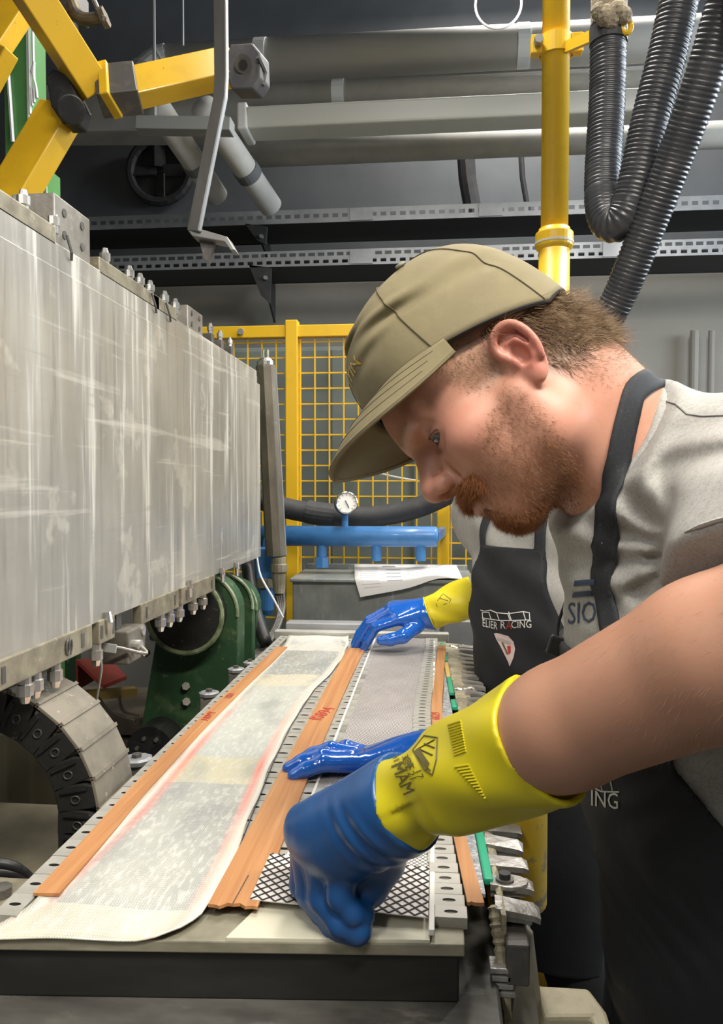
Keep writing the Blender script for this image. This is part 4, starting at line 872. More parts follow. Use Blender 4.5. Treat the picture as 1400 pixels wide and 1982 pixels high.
# pale U bracket at the lower right
M_ubr = mat('worn_cream_yellow', (.66, .60, .42), .5, var=[((.66, .43, .04), 7, .52, .60, .9), ((.45, .40, .28), 30, .5, .7, .6)])
t = thing('u_bracket', 'worn cream and yellow U-shaped steel bracket on the floor side of the bed', 'bracket', P(1095, 1975, .80))
o0 = P(1036, 1905, .80); e1 = P(1140, 1903, .80); z0 = o0.z
put('plate', MB().prism([o0, Vector((e1.x, .80, z0)), Vector((e1.x + .012, .77, z0 - .004)), Vector((e1.x + .018, .60, z0 - .03)), Vector((o0.x + .058, .60, z0 - .03)), Vector((o0.x + .05, .76, z0 - .003)), Vector((o0.x + .004, .755, z0 - .003))], (0, 0, -.028)), M_ubr, t, bevel=.004)
put('dark_socket', MB().prism([Vector((o0.x + .003, .752, z0 - .012)), Vector((o0.x + .048, .752, z0 - .012)), Vector((o0.x + .056, .62, z0 - .04)), Vector((o0.x + .003, .62, z0 - .04))], (0, 0, -.02)), mat('socket_green_black', (.018, .025, .018), .6), t)
put('stem', MB().box((o0.x + .05, .75, z0 / 2 - .02), (.06, .06, z0 - .05)), M_dkst, t)
# shackles at the far clamp end
for k, (x, y_, Y) in enumerate(((885, 1254, 1.98), (893, 1268, 1.93), (898, 1287, 1.85), (905, 1262, 1.97), (901, 1337, 1.56))):
    c = P(x, y_, Y); mb = MB()
    mb.tube([c + Vector((math.cos(a / 16 * 6.283) * .020, math.sin(a / 16 * 6.283) * .010, .004 * math.sin(a / 16 * 6.283 * 2))) for a in range(16)], .0042, 8, closed=True)
    tag(put('shackle', mb, M_chr), ['bright shackle ring at the far corner of the mould', 'bright shackle ring lying before the corner ring', 'flat bright ring on the clamp rail', 'outermost bright ring at the far corner', 'bright ring on the clamp rail by the yellow cuff'][k], 'ring', 'bright rings on the clamp rail')
# clamp posts on the outer side of the table
for k, (x, y_) in enumerate(((265, 1470), (405, 1342), (457, 1296), (484, 1283))):
    Y = .452 * FPX / (845 - x) * .965; c = P(x, y_, Y); s = (1, .85, .8, .7)[k]
    t = thing('clamp_post', ('squat square steel post with a bolted cap beside the table', 'steel clamp post beside the red-marked wood strip', 'small clamp post by the green arm', 'smallest clamp post at the far end of the strip')[k], 'post', (c.x, Y, CZ - .47), 'clamp posts along the table')
    put('post', MB().box((c.x, Y, c.z - .05), (.036 * s, .036 * s, .09)), M_steel, t, bevel=.004)
    put('cap', MB().tube([c + Vector((0, 0, -.004)), c + Vector((0, 0, .002)), c + Vector((0, 0, .004))], [.024 * s, .024 * s, .018 * s], 10), M_galv, t)
    put('cap_bolt', MB().cyl(c + Vector((0, 0, .003)), c + Vector((0, 0, .009)), .008 * s, 6), M_dkst, t)
tag(put('side_ledge', MB().box((-.4245, 1.38, Zc(-.4325)), (.010, 1.38, .03)), M_bed, bevel=.003), 'grey steel ledge along the outer edge of the mould', 'ledge')
# things between the bed and the second worker
tag(put('steel_cylinder_rod', MB().cyl(P(905, 1300, 2.2), P(1000, 1296, 2.2), .018, 14), M_galv), 'grey steel rod behind the far clamp tongues', 'rod')
tag(put('red_tube', MB().tube(bez([P(945, 1306, 2.15), P(965, 1315, 2.15), P(985, 1312, 2.15)], 8), .014, 10), mat('dark_red', (.22, .02, .03), .5)), 'dark red tube end behind the far clamp tongues', 'tube')
tag(put('side_shelf', MB().box(P(955, 1345, 1.85), (.16, .3, .012)), M_tong, bevel=.003), 'pale metal side shelf under the second worker', 'shelf')
tag(put('grey_pedestal', MB().box(P(890, 1235, 2.36) - Vector((0, 0, .25)), (.10, .08, .62)), M_galv, bevel=.004), 'grey steel pedestal behind the far corner of the mould', 'pedestal')
# ================================================================= people: smooth solids turned into meshes
def V3(p): return np.asarray([p[0], p[1], p[2]], dtype=np.float32)
def rc(p, a, b, r1, r2):
    a, b = V3(a), V3(b); ba = b - a; pa = p - a
    h = np.clip(pa @ ba / max(float(ba @ ba), 1e-9), 0, 1)
    d = pa - h[:, None] * ba
    return np.sqrt((d * d).sum(1)) - (r1 + (r2 - r1) * h)
def el(p, c, r, R=None):
    q = p - V3(c)
    if R is not None: q = q @ R
    r = V3(r); k0 = np.sqrt(((q / r) ** 2).sum(1)); k1 = np.sqrt(((q / (r * r)) ** 2).sum(1)) + 1e-6
    return k0 * (k0 - 1) / k1
def sm(a, b, k):
    h = np.clip(.5 + .5 * (b - a) / k, 0, 1); return b + (a - b) * h - k * h * (1 - h)
def sx(a, b, k): return -sm(-a, -b, k)
def chain(p, pts, rs, k=.012):
    d = rc(p, pts[0], pts[1], rs[0], rs[1])
    for i in range(1, len(pts) - 1): d = sm(d, rc(p, pts[i], pts[i + 1], rs[i], rs[i + 1]), k)
    return d
def polygonise(f, lo, hi, h):
    lo, hi = V3(lo), V3(hi); B = 8
    nb = np.ceil((hi - lo) / h / B).astype(int) + 1; n = nb * B
    ib = np.stack(np.meshgrid(*[np.arange(k) for k in nb], indexing='ij'), -1).reshape(-1, 3)
    cv = f((lo + (ib * B + 3.5) * h).astype(np.float32)); V = np.repeat(np.repeat(np.repeat(cv.reshape(nb), B, 0), B, 1), B, 2).astype(np.float32)
    act = ib[np.abs(cv) < 3.5 * h * 1.74 * 1.7 + 2 * h]
    off = np.stack(np.meshgrid(*[np.arange(B)] * 3, indexing='ij'), -1).reshape(-1, 3)
    for s in range(0, len(act), 400):
        idx = (act[s:s + 400, None, :] * B + off[None]).reshape(-1, 3)
        V[idx[:, 0], idx[:, 1], idx[:, 2]] = f((lo + idx * h).astype(np.float32))
    S = V < 0
    c8 = [S[i:n[0] - 1 + i, j:n[1] - 1 + j, k:n[2] - 1 + k] for i in (0, 1) for j in (0, 1) for k in (0, 1)]
    cnt = sum(c.astype(np.int8) for c in c8); ac = np.argwhere((cnt > 0) & (cnt < 8))
    corner = np.array([(i, j, k) for i in (0, 1) for j in (0, 1) for k in (0, 1)])
    vals = np.stack([V[ac[:, 0] + c[0], ac[:, 1] + c[1], ac[:, 2] + c[2]] for c in corner], 1)
    acc = np.zeros((len(ac), 3)); num = np.zeros(len(ac))
    for a in range(8):
        for b_ in range(a + 1, 8):
            if np.abs(corner[a] - corner[b_]).sum() != 1: continue
            va, vb = vals[:, a], vals[:, b_]; m = (va < 0) != (vb < 0); t = np.where(m, va / np.where(m, va - vb, 1), 0)
            acc += np.where(m[:, None], corner[a] + (corner[b_] - corner[a]) * t[:, None], 0); num += m
    verts = lo + (ac + acc / num[:, None]) * h
    ids = -np.ones(tuple(n), np.int64); ids[ac[:, 0], ac[:, 1], ac[:, 2]] = np.arange(len(ac))
    faces = []
    for ax in range(3):
        o1, o2 = np.eye(3, dtype=int)[(ax + 1) % 3], np.eye(3, dtype=int)[(ax + 2) % 3]; e = np.eye(3, dtype=int)[ax]
        sl0 = tuple(slice(0, n[k] - e[k]) for k in range(3)); sl1 = tuple(slice(e[k], n[k]) for k in range(3))
        ed = np.argwhere(S[sl0] != S[sl1]); ed = ed[(ed[:, (ax + 1) % 3] > 0) & (ed[:, (ax + 2) % 3] > 0)]
        q = np.stack([ids[tuple((ed - o1 - o2).T)], ids[tuple((ed - o2).T)], ids[tuple(ed.T)], ids[tuple((ed - o1).T)]], 1)
        fl = ~S[tuple(ed.T)]; q[fl] = q[fl][:, ::-1]; faces.append(q[(q >= 0).all(1)])
    return verts, np.concatenate(faces)
def np_mesh(name, v, f, cols=None):
    me = bpy.data.meshes.new(name); f = np.asarray(f); k = f.shape[1]
    me.vertices.add(len(v)); me.vertices.foreach_set('co', np.asarray(v, np.float32).ravel())
    me.loops.add(f.size); me.loops.foreach_set('vertex_index', f.ravel().astype(np.int32))
    me.polygons.add(len(f)); me.polygons.foreach_set('loop_start', np.arange(0, f.size, k, dtype=np.int32))
    me.update(calc_edges=True); me.validate()
    if cols is not None:
        ca = me.color_attributes.new('tone', 'FLOAT_COLOR', 'POINT'); ca.data.foreach_set('color', np.concatenate([cols, np.ones((len(v), 1))], 1).astype(np.float32).ravel())
    me.shade_smooth(); return me
def grad(f, p, e=.0015):
    p = np.asarray(p, np.float32); g = np.stack([f(p + V3(d) * e) - f(p - V3(d) * e) for d in ((1, 0, 0), (0, 1, 0), (0, 0, 1))], 1)
    return g / (np.linalg.norm(g, axis=1, keepdims=True) + 1e-9)
def march(f, p, d, off=0., steps=50, tmax=1.5):
    """walk points p along unit direction d until the solid f; returns points lifted by off"""
    p = np.asarray(p, np.float32).copy(); d = np.broadcast_to(np.asarray(d, np.float32), p.shape); t = np.zeros(len(p), np.float32)
    for _ in range(steps): t = np.minimum(t + f(p + d * t[:, None]) * .8, tmax)
    q = p + d * t[:, None]
    global MISS
    MISS = f(q) > .004
    return q + grad(f, q) * off if off else q
def view_hit(f, pix, off=0., y0=.3):
    a = np.array([P(x, y, y0) for x, y in pix], np.float32); b_ = np.array([P(x, y, y0 + 1) for x, y in pix], np.float32)
    d = b_ - a; d /= np.linalg.norm(d, axis=1, keepdims=True); return march(f, a, d, off, 70, 3.)
def decal(name, vs, fs, o, ux, uy, f, m, parent, off=.0007, back=.08):
    ux, uy = Vector(ux).normalized(), Vector(uy).normalized(); n_ = ux.cross(uy)
    p = np.array([Vector(o) + ux * v[0] + uy * v[1] + n_ * back for v in vs], np.float32)
    q = march(f, p, -V3(n_), off, 60, .3); return put(name, MB().add([Vector(k) for k in q.tolist()], drop_miss(fs)), m, parent)
def ribbon(name, pts, f, wdt, m, parent, off=.002, th=.0015):
    """strap lying on solid f through points"""
    c = bez([Vector(p) for p in pts], 48); a = np.array(c, np.float32); g = grad(f, a); a = a - g * f(a)[:, None]
    for _ in range(6): a[1:-1] = (a[:-2] + a[1:-1] * 2 + a[2:]) / 4
    g = grad(f, a, .012)
    rows = []
    for i in range(len(c)):
        t = Vector((a[min(i + 1, len(c) - 1)] - a[max(i - 1, 0)]).tolist()).normalized(); n_ = Vector(g[i].tolist()); s = t.cross(n_).normalized(); r_ = []
        for j in range(5):
            r_.append(Vector(a[i].tolist()) + s * wdt * (j / 4 - .5) + n_ * (off + th * (1 - abs(j / 2 - 1) ** 4 * .3)))
        rows.append(r_)
    mb = MB(); flat = np.array([p for r_ in rows for p in r_], np.float32); d = f(flat); gg = grad(f, flat); flat = flat + gg * np.maximum(0, off - d)[:, None]
    rows = [[Vector(flat[i * 5 + j].tolist()) for j in range(5)] for i in range(len(c))]
    mb.grid(rows); o = put(name, mb, m, parent); o.data.shade_smooth(); md = o.modifiers.new('thick', 'SOLIDIFY'); md.thickness = th; md.offset = 0; return o
def strands(name, roots, dirs, nrm, lens, wd, m, parent, curl=0., seg=2, droop=None):
    n = len(roots); rs = np.random.RandomState(3); k = 3; ring = []
    t = dirs / np.linalg.norm(dirs, axis=1, keepdims=True); pos = roots.copy(); V = []; a = np.cross(t, nrm); a /= np.linalg.norm(a, axis=1, keepdims=True) + 1e-9
    ph = rs.rand(n) * 6.28
    for s in range(seg + 1):
        b_ = np.cross(t, a); w_ = wd * (1 - s / (seg + .15)) * (1 if np.isscalar(wd) else 1)
        if np.isscalar(wd): w_ = np.full(n, w_)
        for j in range(k):
            an = 2 * math.pi * j / k; V.append(pos + (a * math.cos(an) + b_ * math.sin(an)) * w_[:, None])
        if s < seg:
            if curl: t = t + curl * (a * np.cos(ph + s * 1.3)[:, None] + b_ * np.sin(ph + s * 1.3)[:, None])
            if droop is not None: t = t + np.asarray(droop)
            t = t / np.linalg.norm(t, axis=1, keepdims=True); pos = pos + t * (lens / seg)[:, None]
    V = np.stack(V, 1).reshape(-1, 3); m_ = (seg + 1) * k; F = []
    base = np.arange(n)[:, None] * m_
    for s in range(seg):
        for j in range(k):
            F.append(base + np.array([s * k + j, s * k + (j + 1) % k, (s + 1) * k + (j + 1) % k, (s + 1) * k + j]))
    o = put(name, np_mesh(name, V, np.concatenate(F)), m, parent); o['kind'] = 'stuff'; return o
def sample_mesh(v, f, count, wfun):
    c = v[f].mean(1); ar = np.linalg.norm(np.cross(v[f[:, 2]] - v[f[:, 0]], v[f[:, 3]] - v[f[:, 1]]), axis=1); w_ = ar * wfun(c)
    if w_.sum() <= 0: return np.zeros((0, 3))
    i = np.random.choice(len(f), count, p=w_ / w_.sum()); a, b_ = np.random.rand(count, 1), np.random.rand(count, 1)
    q = v[f[i]]; return (q[:, 0] * (1 - a) + q[:, 1] * a) * (1 - b_) + (q[:, 3] * (1 - a) + q[:, 2] * a) * b_
def sstep(x, a, b_): t = np.clip((x - a) / (b_ - a), 0, 1); return t * t * (3 - 2 * t)
# ---------------------------------------------------------------- head in its own frame: u forward, v up, w to the person's left
RLID = np.array([[1, 0, 0], [0, math.cos(.10), -math.sin(.10)], [0, math.sin(.10), math.cos(.10)]], np.float32)
def head_sdf(q, mouth_beard=True):
    u, v, w_ = q[:, 0], q[:, 1], q[:, 2]; s = np.stack([u, v, np.abs(w_)], 1)
    d = el(s, (-.008, .050, 0), (.097, .082, .074))
    d = sm(d, el(s, (.046, .052, 0), (.056, .054, .060)), .03)
    d = sm(d, el(s, (.050, -.020, 0), (.044, .062, .053)), .03)
    d = sm(d, el(s, (.030, -.030, .030), (.045, .045, .030)), .025)            # cheeks
    d = sm(d, rc(s, (.012, -.055, .043), (.070, -.076, .016), .019, .017), .022)  # jaw
    d = sm(d, rc(s, (.008, -.02, .055), (.012, -.055, .045), .018, .018), .02)
    d = sm(d, el(s, (.073, -.073, 0), (.018, .016, .024)), .016)               # chin
    d = sm(d, el(s, (.074, -.045, 0), (.027, .030, .030)), .016)               # mouth mass
    d = sm(d, el(s, (.056, -.008, .047), (.026, .016, .017)), .016)            # cheek bone
    d = sm(d, rc(s, (.091, .038, .008), (.080, .040, .044), .011, .010), .012) # brow
    d = sx(d, -el(s, (.096, .017, .031), (.019, .0135, .021)), .014)           # socket
    d = sm(d, rc(s, (.095, .023, 0), (.111, -.004, 0), .0085, .0110), .010)    # nose
    d = sm(d, el(s, (.1115, -.0095, 0), (.0125, .0115, .0130)), .006)
    d = sm(d, el(s, (.1025, -.0135, .0130), (.0115, .0090, .0080)), .005)
    d = sx(d, -el(s, (.1065, -.0225, .0075), (.0075, .0055, .0046)), .003)      # nostril
    d = sx(d, -rc(s, (.094, -.003, .0226), (.0915, -.022, .0236), .0034, .0030), .005)
    # lids around a 12.5 mm eyeball
    e = el(s, (.0730, .017, .031), (.0142, .0142, .0160))
    e = sx(e, -el(s, (.0835, .0140, .0360), (.014, .0046, .0150), RLID), .0014)
    d = sm(d, e, .006)
    d = sx(d, -rc(s, (.0880, .0232, .020), (.0790, .0235, .047), .0016, .0014), .003)  # lid crease
    # lips
    d = sm(d, rc(s, (.0985, -.0400, 0), (.086, -.0455, .021), .0050, .0030), .006)
    d = sm(d, rc(s, (.0960, -.0515, 0), (.086, -.0465, .021), .0058, .0030), .006)
    d = sx(d, -rc(s, (.1025, -.0455, 0), (.087, -.0462, .022), .0012, .0010), .003)
    d = sx(d, -rc(s, (.0985, -.0615, 0), (.091, -.0605, .012), .003, .002), .01)
    # ear: shell leaning out, rim, inner fold, bowl, tragus, lobe
    A = math.radians(-5); ca, sa = math.cos(A), math.sin(A)
    eu = (s[:, 0] + .012) * ca - (s[:, 1] - .002) * sa; ev = (s[:, 0] + .012) * sa + (s[:, 1] - .002) * ca
    lean = s[:, 2] - .0735 + .34 * eu; E = np.stack([eu, ev, lean], 1)
    wid = np.where(ev < -.012, .0150, .0182)
    b_ = el(E, (0, .001, 0), (.0175, .0310, .0052))
    E = E / np.array([.80, .86, .86], np.float32); rim = [(.0125, .004, .004), (.0165, .016, .006), (.010, .0285, .0075), (-.002, .032, .0085), (-.0125, .026, .009), (-.0175, .012, .009), (-.0172, -.004, .008), (-.013, -.017, .006)]
    rim = [tuple(k) for k in bez(rim, 21)]; b_ = sm(b_, chain(E, rim, [.0036 + .0006 * math.sin(3.14 * k / len(rim)) for k in range(len(rim))], .003), .004)
    b_ = sm(b_, chain(E, [(.002, .018, .004), (-.006, .012, .005), (-.0085, 0, .005), (-.006, -.012, .005), (0, -.016, .005)], [.0032, .0036, .0036, .0034, .003], .006), .004)
    b_ = sx(b_, -el(E, (.0005, -.002, .0065), (.0072, .0120, .0070)), .004)
    b_ = sx(b_, -rc(E, (.006, .022, .0062), (-.010, .018, .0068), .0026, .0028), .003)
    b_ = sx(b_, -rc(E, (-.010, .018, .0068), (-.0135, .002, .0068), .0026, .0020), .003)
    b_ = sm(b_, el(E, (.0095, -.004, .0040), (.0042, .0060, .0046)), .004)
    b_ = sm(b_, el(E, (.002, -.0245, .002), (.0085, .0105, .0044)), .006)
    d = sm(d, b_ * .82, .004)
    return d
def head_colour(q):
    u, v, w_ = q[:, 0], q[:, 1], np.abs(q[:, 2]); n = len(q)
    c = np.tile(np.array([.585, .305, .215]), (n, 1))
    def mixc(m, col): c[:] = c * (1 - m[:, None]) + np.array(col) * m[:, None]
    def blob(cu, cv, cw, r): return np.exp(-(((u - cu) / r[0]) ** 2 + ((v - cv) / r[1]) ** 2 + ((w_ - cw) / r[2]) ** 2))
    mixc(.85 * blob(-.012, .0, .086, (.03, .042, .014)), (.62, .19, .15))      # ears
    mixc(.60 * blob(.112, -.012, 0, (.018, .016, .02)), (.60, .23, .18))       # nose tip
    mixc(.55 * blob(.060, -.005, .050, (.035, .03, .03)), (.62, .24, .18))
    mixc(.35 * blob(-.02, -.06, .06, (.05, .04, .04)), (.60, .24, .17))      # cheek
    mixc(.50 * blob(.082, .018, .031, (.012, .011, .016)), (.45, .22, .17))    # eye surround
    mixc(.75 * blob(.098, -.047, 0, (.014, .008, .022)), (.42, .17, .14))      # lips
    bm = beard_mask(q); mixc(.34 * bm, (.30, .165, .095))
    hm = hair_mask(q); mixc(.75 * hm, (.20, .135, .085))
    fm = fade_mask(q); mixc(.5 * fm, (.33, .22, .14))
    mixc(.6 * np.exp(-(((v - .0415 + .18 * (w_ - .025) ** 2 * 20) / .0045) ** 2)) * sstep(w_, .008, .014) * (1 - sstep(w_, .046, .054)) * sstep(u, .06, .075), (.34, .22, .13))
    return c
def beard_mask(q):
    u, v, w_ = q[:, 0], q[:, 1], np.abs(q[:, 2])
    cheek = 1 - sstep(v + .42 * (u - .02) + np.where(u > .07, .0, 0), -.010, .004)
    back = sstep(u + .15 * v, -.004, .016)
    m = cheek * back * sstep(v, -.120, -.100)
    lip = np.exp(-(((v + .0475) / .0085) ** 2 + (w_ / .020) ** 2 + ((u - .100) / .016) ** 2) ** 2)
    nose = sstep(v, -.030, -.020) * sstep(u, .084, .092)
    return np.clip(m * (1 - lip) * (1 - nose), 0, 1)
def moust_mask(q):
    u, v, w_ = q[:, 0], q[:, 1], np.abs(q[:, 2])
    a = np.exp(-(((v + .0325 + .25 * np.maximum(0, w_ - .012)) / .0080) ** 4)) * (1 - sstep(w_, .033, .042)) * sstep(u, .066, .076)
    ch = np.exp(-(((v + .082) / .020) ** 4)) * (1 - sstep(w_, .020, .034)) * sstep(u, .050, .062)
    return a, ch
def hair_mask(q):
    u, v, w_ = q[:, 0], q[:, 1], np.abs(q[:, 2])
    return sstep(-u, .012, .030) * sstep(v - .5 * np.maximum(0, -u - .05) * 0, -.040, -.020) * (1 - np.exp(-(((u + .012) / .022) ** 4 + (v / .034) ** 4) * 1.0) * (w_ > .074))
def fade_mask(q):
    u, v, w_ = q[:, 0], q[:, 1], np.abs(q[:, 2])
    return sstep(w_, .048, .060) * sstep(u, -.004, .006) * (1 - sstep(u - .3 * (v - .02), .030, .046)) * sstep(v, -.006, .012) * (w_ < .0745)
M_skin = mat('skin', (.6, .35, .25), .46, attr='tone', sub=.08, var=[((.50, .20, .14), 160, .52, .72, .30), ((.44, .19, .12), 34, .56, .76, .28)], bump=[(420, .12, .0006), (130, .06, .001)])
M_skin_arm = mat('arm_skin', (.50, .27, .185), .5, sub=.08, var=[((.56, .27, .19), 14, .4, .7, .5), ((.42, .21, .14), 220, .58, .75, .3)], bump=[(380, .12, .0006)])
M_beard = mat('beard_brown', (.34, .19, .10), .5, var=[((.50, .33, .19), 300, .45, .65, .7)])
M_ginger = mat('beard_ginger', (.33, .115, .035), .48, var=[((.50, .24, .09), 300, .45, .65, .7)])
M_hair = mat('hair_brown', (.17, .105, .055), .45, var=[((.42, .30, .17), 120, .45, .65, .8)])
M_fade = mat('hair_sandy', (.42, .30, .18), .5, var=[((.26, .17, .10), 260, .45, .6, .8)])
M_tee = mat('heather_grey_tee', (.38, .375, .355), .9, var=[((.26, .26, .25), (420, 420, 420), .45, .65, .7), ((.45, .445, .42), (90, 90, 20), .5, .7, .4)], bump=[(900, .15, .0006), ((14, 14, 10), .25, .010)])
M_apron = mat('black_apron', (.012, .014, .018), .75, var=[((.022, .024, .03), 20, .45, .7, .6), ((.12, .12, .12), 90, .74, .80, .5)], bump=[(700, .15, .0006), (16, .2, .006)])
M_strap = mat('black_strap', (.018, .021, .027), .75, var=[((.06, .065, .07), 500, .55, .7, .5)], bump=(900, .3, .0006))
M_gblue = mat('blue_rubber', (.012, .075, .24), .34, var=[((.010, .055, .18), 14, .4, .7, .5)], bump=[(90, .05, .002)])
M_gblue_wet_lit = mat('wet_lit_blue_rubber', (.012, .115, .52), .12, var=[((.010, .08, .38), 20, .4, .7, .5)], coat=.6, bump=[(60, .25, .003)])  # wet gloss is real; the brighter blue has the light painted in
M_gyel = mat('yellow_rubber', (.58, .50, .012), .42, var=[((.48, .41, .012), 8, .4, .65, .6)], bump=[(70, .05, .002)])
M_gyel2 = mat('bright_yellow_rubber', (.80, .68, .02), .4, var=[((.68, .56, .02), 10, .4, .65, .6)])
M_print = mat('glove_print_ink', (.10, .085, .02), .5)
M_trou = mat('dark_trousers', (.02, .021, .024), .85, bump=(30, .3, .006))
M_shoe = mat('black_shoe', (.012, .012, .012), .5)
M_white = mat('white_print', (.75, .75, .74), .7)
def frame_pose(M3, O):
    """world -> head frame"""
    Mi = np.asarray(M3, np.float32); Oo = V3(O); return lambda p: (p - Oo) @ Mi
def eye_mesh(c, fwd_, upd, parent, r=.0123):
    v = []; f = []; seg, rings = 20, 14; F_, U_ = Vector(fwd_).normalized(), Vector(upd); S_ = F_.cross(U_).normalized(); U_ = S_.cross(F_)
    cols = []
    for i in range(rings + 1):
        th = math.pi * i / rings
        for k in range(seg):
            a = 2 * math.pi * k / seg; v.append(Vector(c) + F_ * math.cos(th) * r + (S_ * math.cos(a) + U_ * math.sin(a)) * math.sin(th) * r)
            cols.append((.01, .01, .01) if th < .24 else ((.045, .055, .05) if th < .62 else (.36, .31, .29)))
    f = [(i * seg + k, i * seg + (k + 1) % seg, (i + 1) * seg + (k + 1) % seg, (i + 1) * seg + k) for i in range(rings) for k in range(seg)]
    me = np_mesh('eye', np.array(v), np.array(f), np.array(cols)); return put('eye', me, mat('eye_surface', (1, 1, 1), .08, attr='tone', coat=.6), parent)
def drop_miss(fs): return [k for k in fs if not any(MISS[i] for i in k)]
def hand_sdf(p, wrist, wr, mcps, fingers, thumb, k_palm=.022, fr=.0098, palm_r=.0145):
    """metacarpal fan blended into a palm, four finger chains and a thumb that leaves the side of the palm"""
    d = None
    for m_ in mcps:
        e = rc(p, wrist, m_, wr, palm_r); d = e if d is None else sm(d, e, k_palm)
    for i, (m_, ch) in enumerate(zip(mcps, fingers)):
        r0 = fr * (1.06, 1.08, 1.02, .92)[i]; pts = [m_] + list(ch); n = len(pts)
        d = sm(d, chain(p, pts, [r0 * 1.22] + [r0 * (1.08 - .1 * j) for j in range(n - 1)], .004), .0032)
    n = len(thumb); d = sm(d, chain(p, thumb, [fr * (1.75 - .62 * j / (n - 1)) for j in range(n)], .008), .008)
    return d
def bounds(pts, m): a = np.array([V3(p) for p in pts]); return a.min(0) - m, a.max(0) + m
# ================================================================= the man in the cap
man = thing('person', 'man in an olive cap and black apron bending over the ski mould', 'person', (.33, .78, 0))
HM = np.array([[-.70306949, -.70037837, -.1231399], [-.10505587, .27356026, -.95610044], [-.70331825, .65926847, .26591073]])
HO = np.array([.07179, .73503, CZ + .08029])
toh = frame_pose(HM, HO)
def hw(u, v, w_): return Vector((HO + HM @ np.array([u, v, w_])).tolist())
neck_b = W(.205, .757, -.03)
def neck(p):
    d = rc(p, hw(-.030, -.030, 0), neck_b, .056, .064)
    d = sm(d, rc(p, hw(-.055, -.005, 0), W(.235, .765, .0), .042, .055), .03)
    d = sm(d, rc(p, hw(.0, -.055, .035), W(.162, .738, -.035), .020, .014), .03)
    d = sm(d, el(p, W(.25, .78, -.10), (.09, .14, .09)), .06)
    return d
def head_neck(p):
    return sm(head_sdf(toh(p)), neck(p), .018)
sh_l, elb_l, wri_l = W(.300, .665, .0), W(.252, .470, -.056), P(838, 1522, .655)
sh_r, elb_r, wri_r = W(.290, .960, -.03), W(.315, 1.10, -.295), P(835, 1462, 1.09)
def arm_l(p):
    mid = elb_l.lerp(wri_l, .28)
    return chain(p, [sh_l, elb_l, mid, elb_l.lerp(wri_l, .62), wri_l], [.058, .046, .0515, .0445, .031], .012)
def arm_r(p): return chain(p, [sh_r, elb_r, elb_r.lerp(wri_r, .3), wri_r], [.062, .048, .049, .030], .03)
v1, f1 = polygonise(head_neck, HO - .185, HO + np.array([.27, .19, .165]), .00185)
q1 = toh(v1.astype(np.float32)); c1 = head_colour(q1)
v2, f2 = polygonise(arm_l, *bounds([sh_l, elb_l, wri_l], .08), .005); v3, f3 = polygonise(arm_r, *bounds([sh_r, elb_r, wri_r], .08), .006)
torso_skin = lambda p: sm(el(p, W(.262, .78, -.20), (.10, .15, .20)), el(p, W(.30, .78, -.42), (.10, .14, .2)), .05)
v4, f4 = polygonise(torso_skin, W(.12, .58, -.66), W(.44, .98, .05), .010)
vs = [v1, v2, v3, v4]; o = np.cumsum([0] + [len(k) for k in vs]); arm_c = (.44, .232, .155)
body = put('body', np_mesh('body', np.concatenate(vs), np.concatenate([f1, f2 + o[1], f3 + o[2], f4 + o[3]]), np.concatenate([c1] + [np.tile(arm_c, (len(k), 1)) for k in vs[1:]])), M_skin, man)
for s in (1, -1): eye_mesh(hw(.0728, .017, .031 * s), Vector((HM @ np.array([.82, -.50, .24 * s])).tolist()), Vector(HM[:, 1].tolist()), man)
# lashes along the upper and lower lid
for s in (1, -1):
    for (vo_, am, rr_l) in ((.0142, .0048, .00042), (.0136, -.0044, .00018)):
        a = np.array([(HO + HM @ np.array([.115, vo_ + am * (1 - k * k) + .0014 * k, s * (.0345 + .0138 * k)])) for k in np.linspace(-.9, 1, 14)], np.float32)
        hit_ = march(head_neck, a, -V3(HM[:, 0]), .0003, 60, .09).tolist(); put('eyelash', MB().tube([Vector(k) for k in hit_], rr_l, 5), mat('lash_brown', (.05, .03, .02), .7), man)
# beard, moustache, hair
def H(fun): return lambda c: fun(toh(c.astype(np.float32)))
Hd = lambda a: np.asarray(a) @ HM.T
def grow(name, n, wfun, dirn, ln, wd, m, curl, seg=2, nw=.5, parent=man, jit=.35, droop=None, clump=0.):
    r_ = sample_mesh(v1, f1, n, wfun); g = grad(head_neck, r_).astype(np.float64); d = g * nw + Hd(np.array(dirn))[None] + np.random.randn(len(r_), 3) * jit
    d = d + clump * np.sin(r_[:, [1, 2, 0]] * 170 + r_[:, [2, 0, 1]] * 110)
    L_ = ln * (.6 + .7 * np.random.rand(len(r_))); return strands(name, r_ - g * .0006, d, g + np.random.randn(len(r_), 3) * .2, L_, wd, m, parent, curl, seg, droop)
grow('beard', 10000, H(lambda q: beard_mask(q) ** 1.5), (-.30, -.85, 0), .0068, .00013, M_beard, .16, 2, .30, jit=.22)
grow('moustache', 4600, H(lambda q: moust_mask(q)[0]), (.12, -.9, 0), .0115, .00022, M_ginger, .2, 3, .70, jit=.28)
grow('chin_beard', 3200, H(lambda q: moust_mask(q)[1]), (.0, -.85, 0), .0072, .00020, M_ginger, .25, 3, .45)
grow('jaw_beard', 1500, H(lambda q: beard_mask(q) * sstep(-q[:, 1], .045, .07)), (-.1, -.8, 0), .0062, .00024, M_ginger, .25, 2, .5)
grow('side_fade', 8000, H(fade_mask), (-.35, -.8, 0), .0045, .00012, M_fade, .1, 2, .25, jit=.2)
grow('eyebrow', 380, H(lambda q: np.exp(-(((q[:, 1] - .0415) / .0042) ** 2)) * sstep(np.abs(q[:, 2]), .010, .015) * (1 - sstep(np.abs(q[:, 2]), .044, .052)) * sstep(q[:, 0], .06, .075)), (-.5, .3, 0), .006, .00014, M_beard, .1, 2, .3)
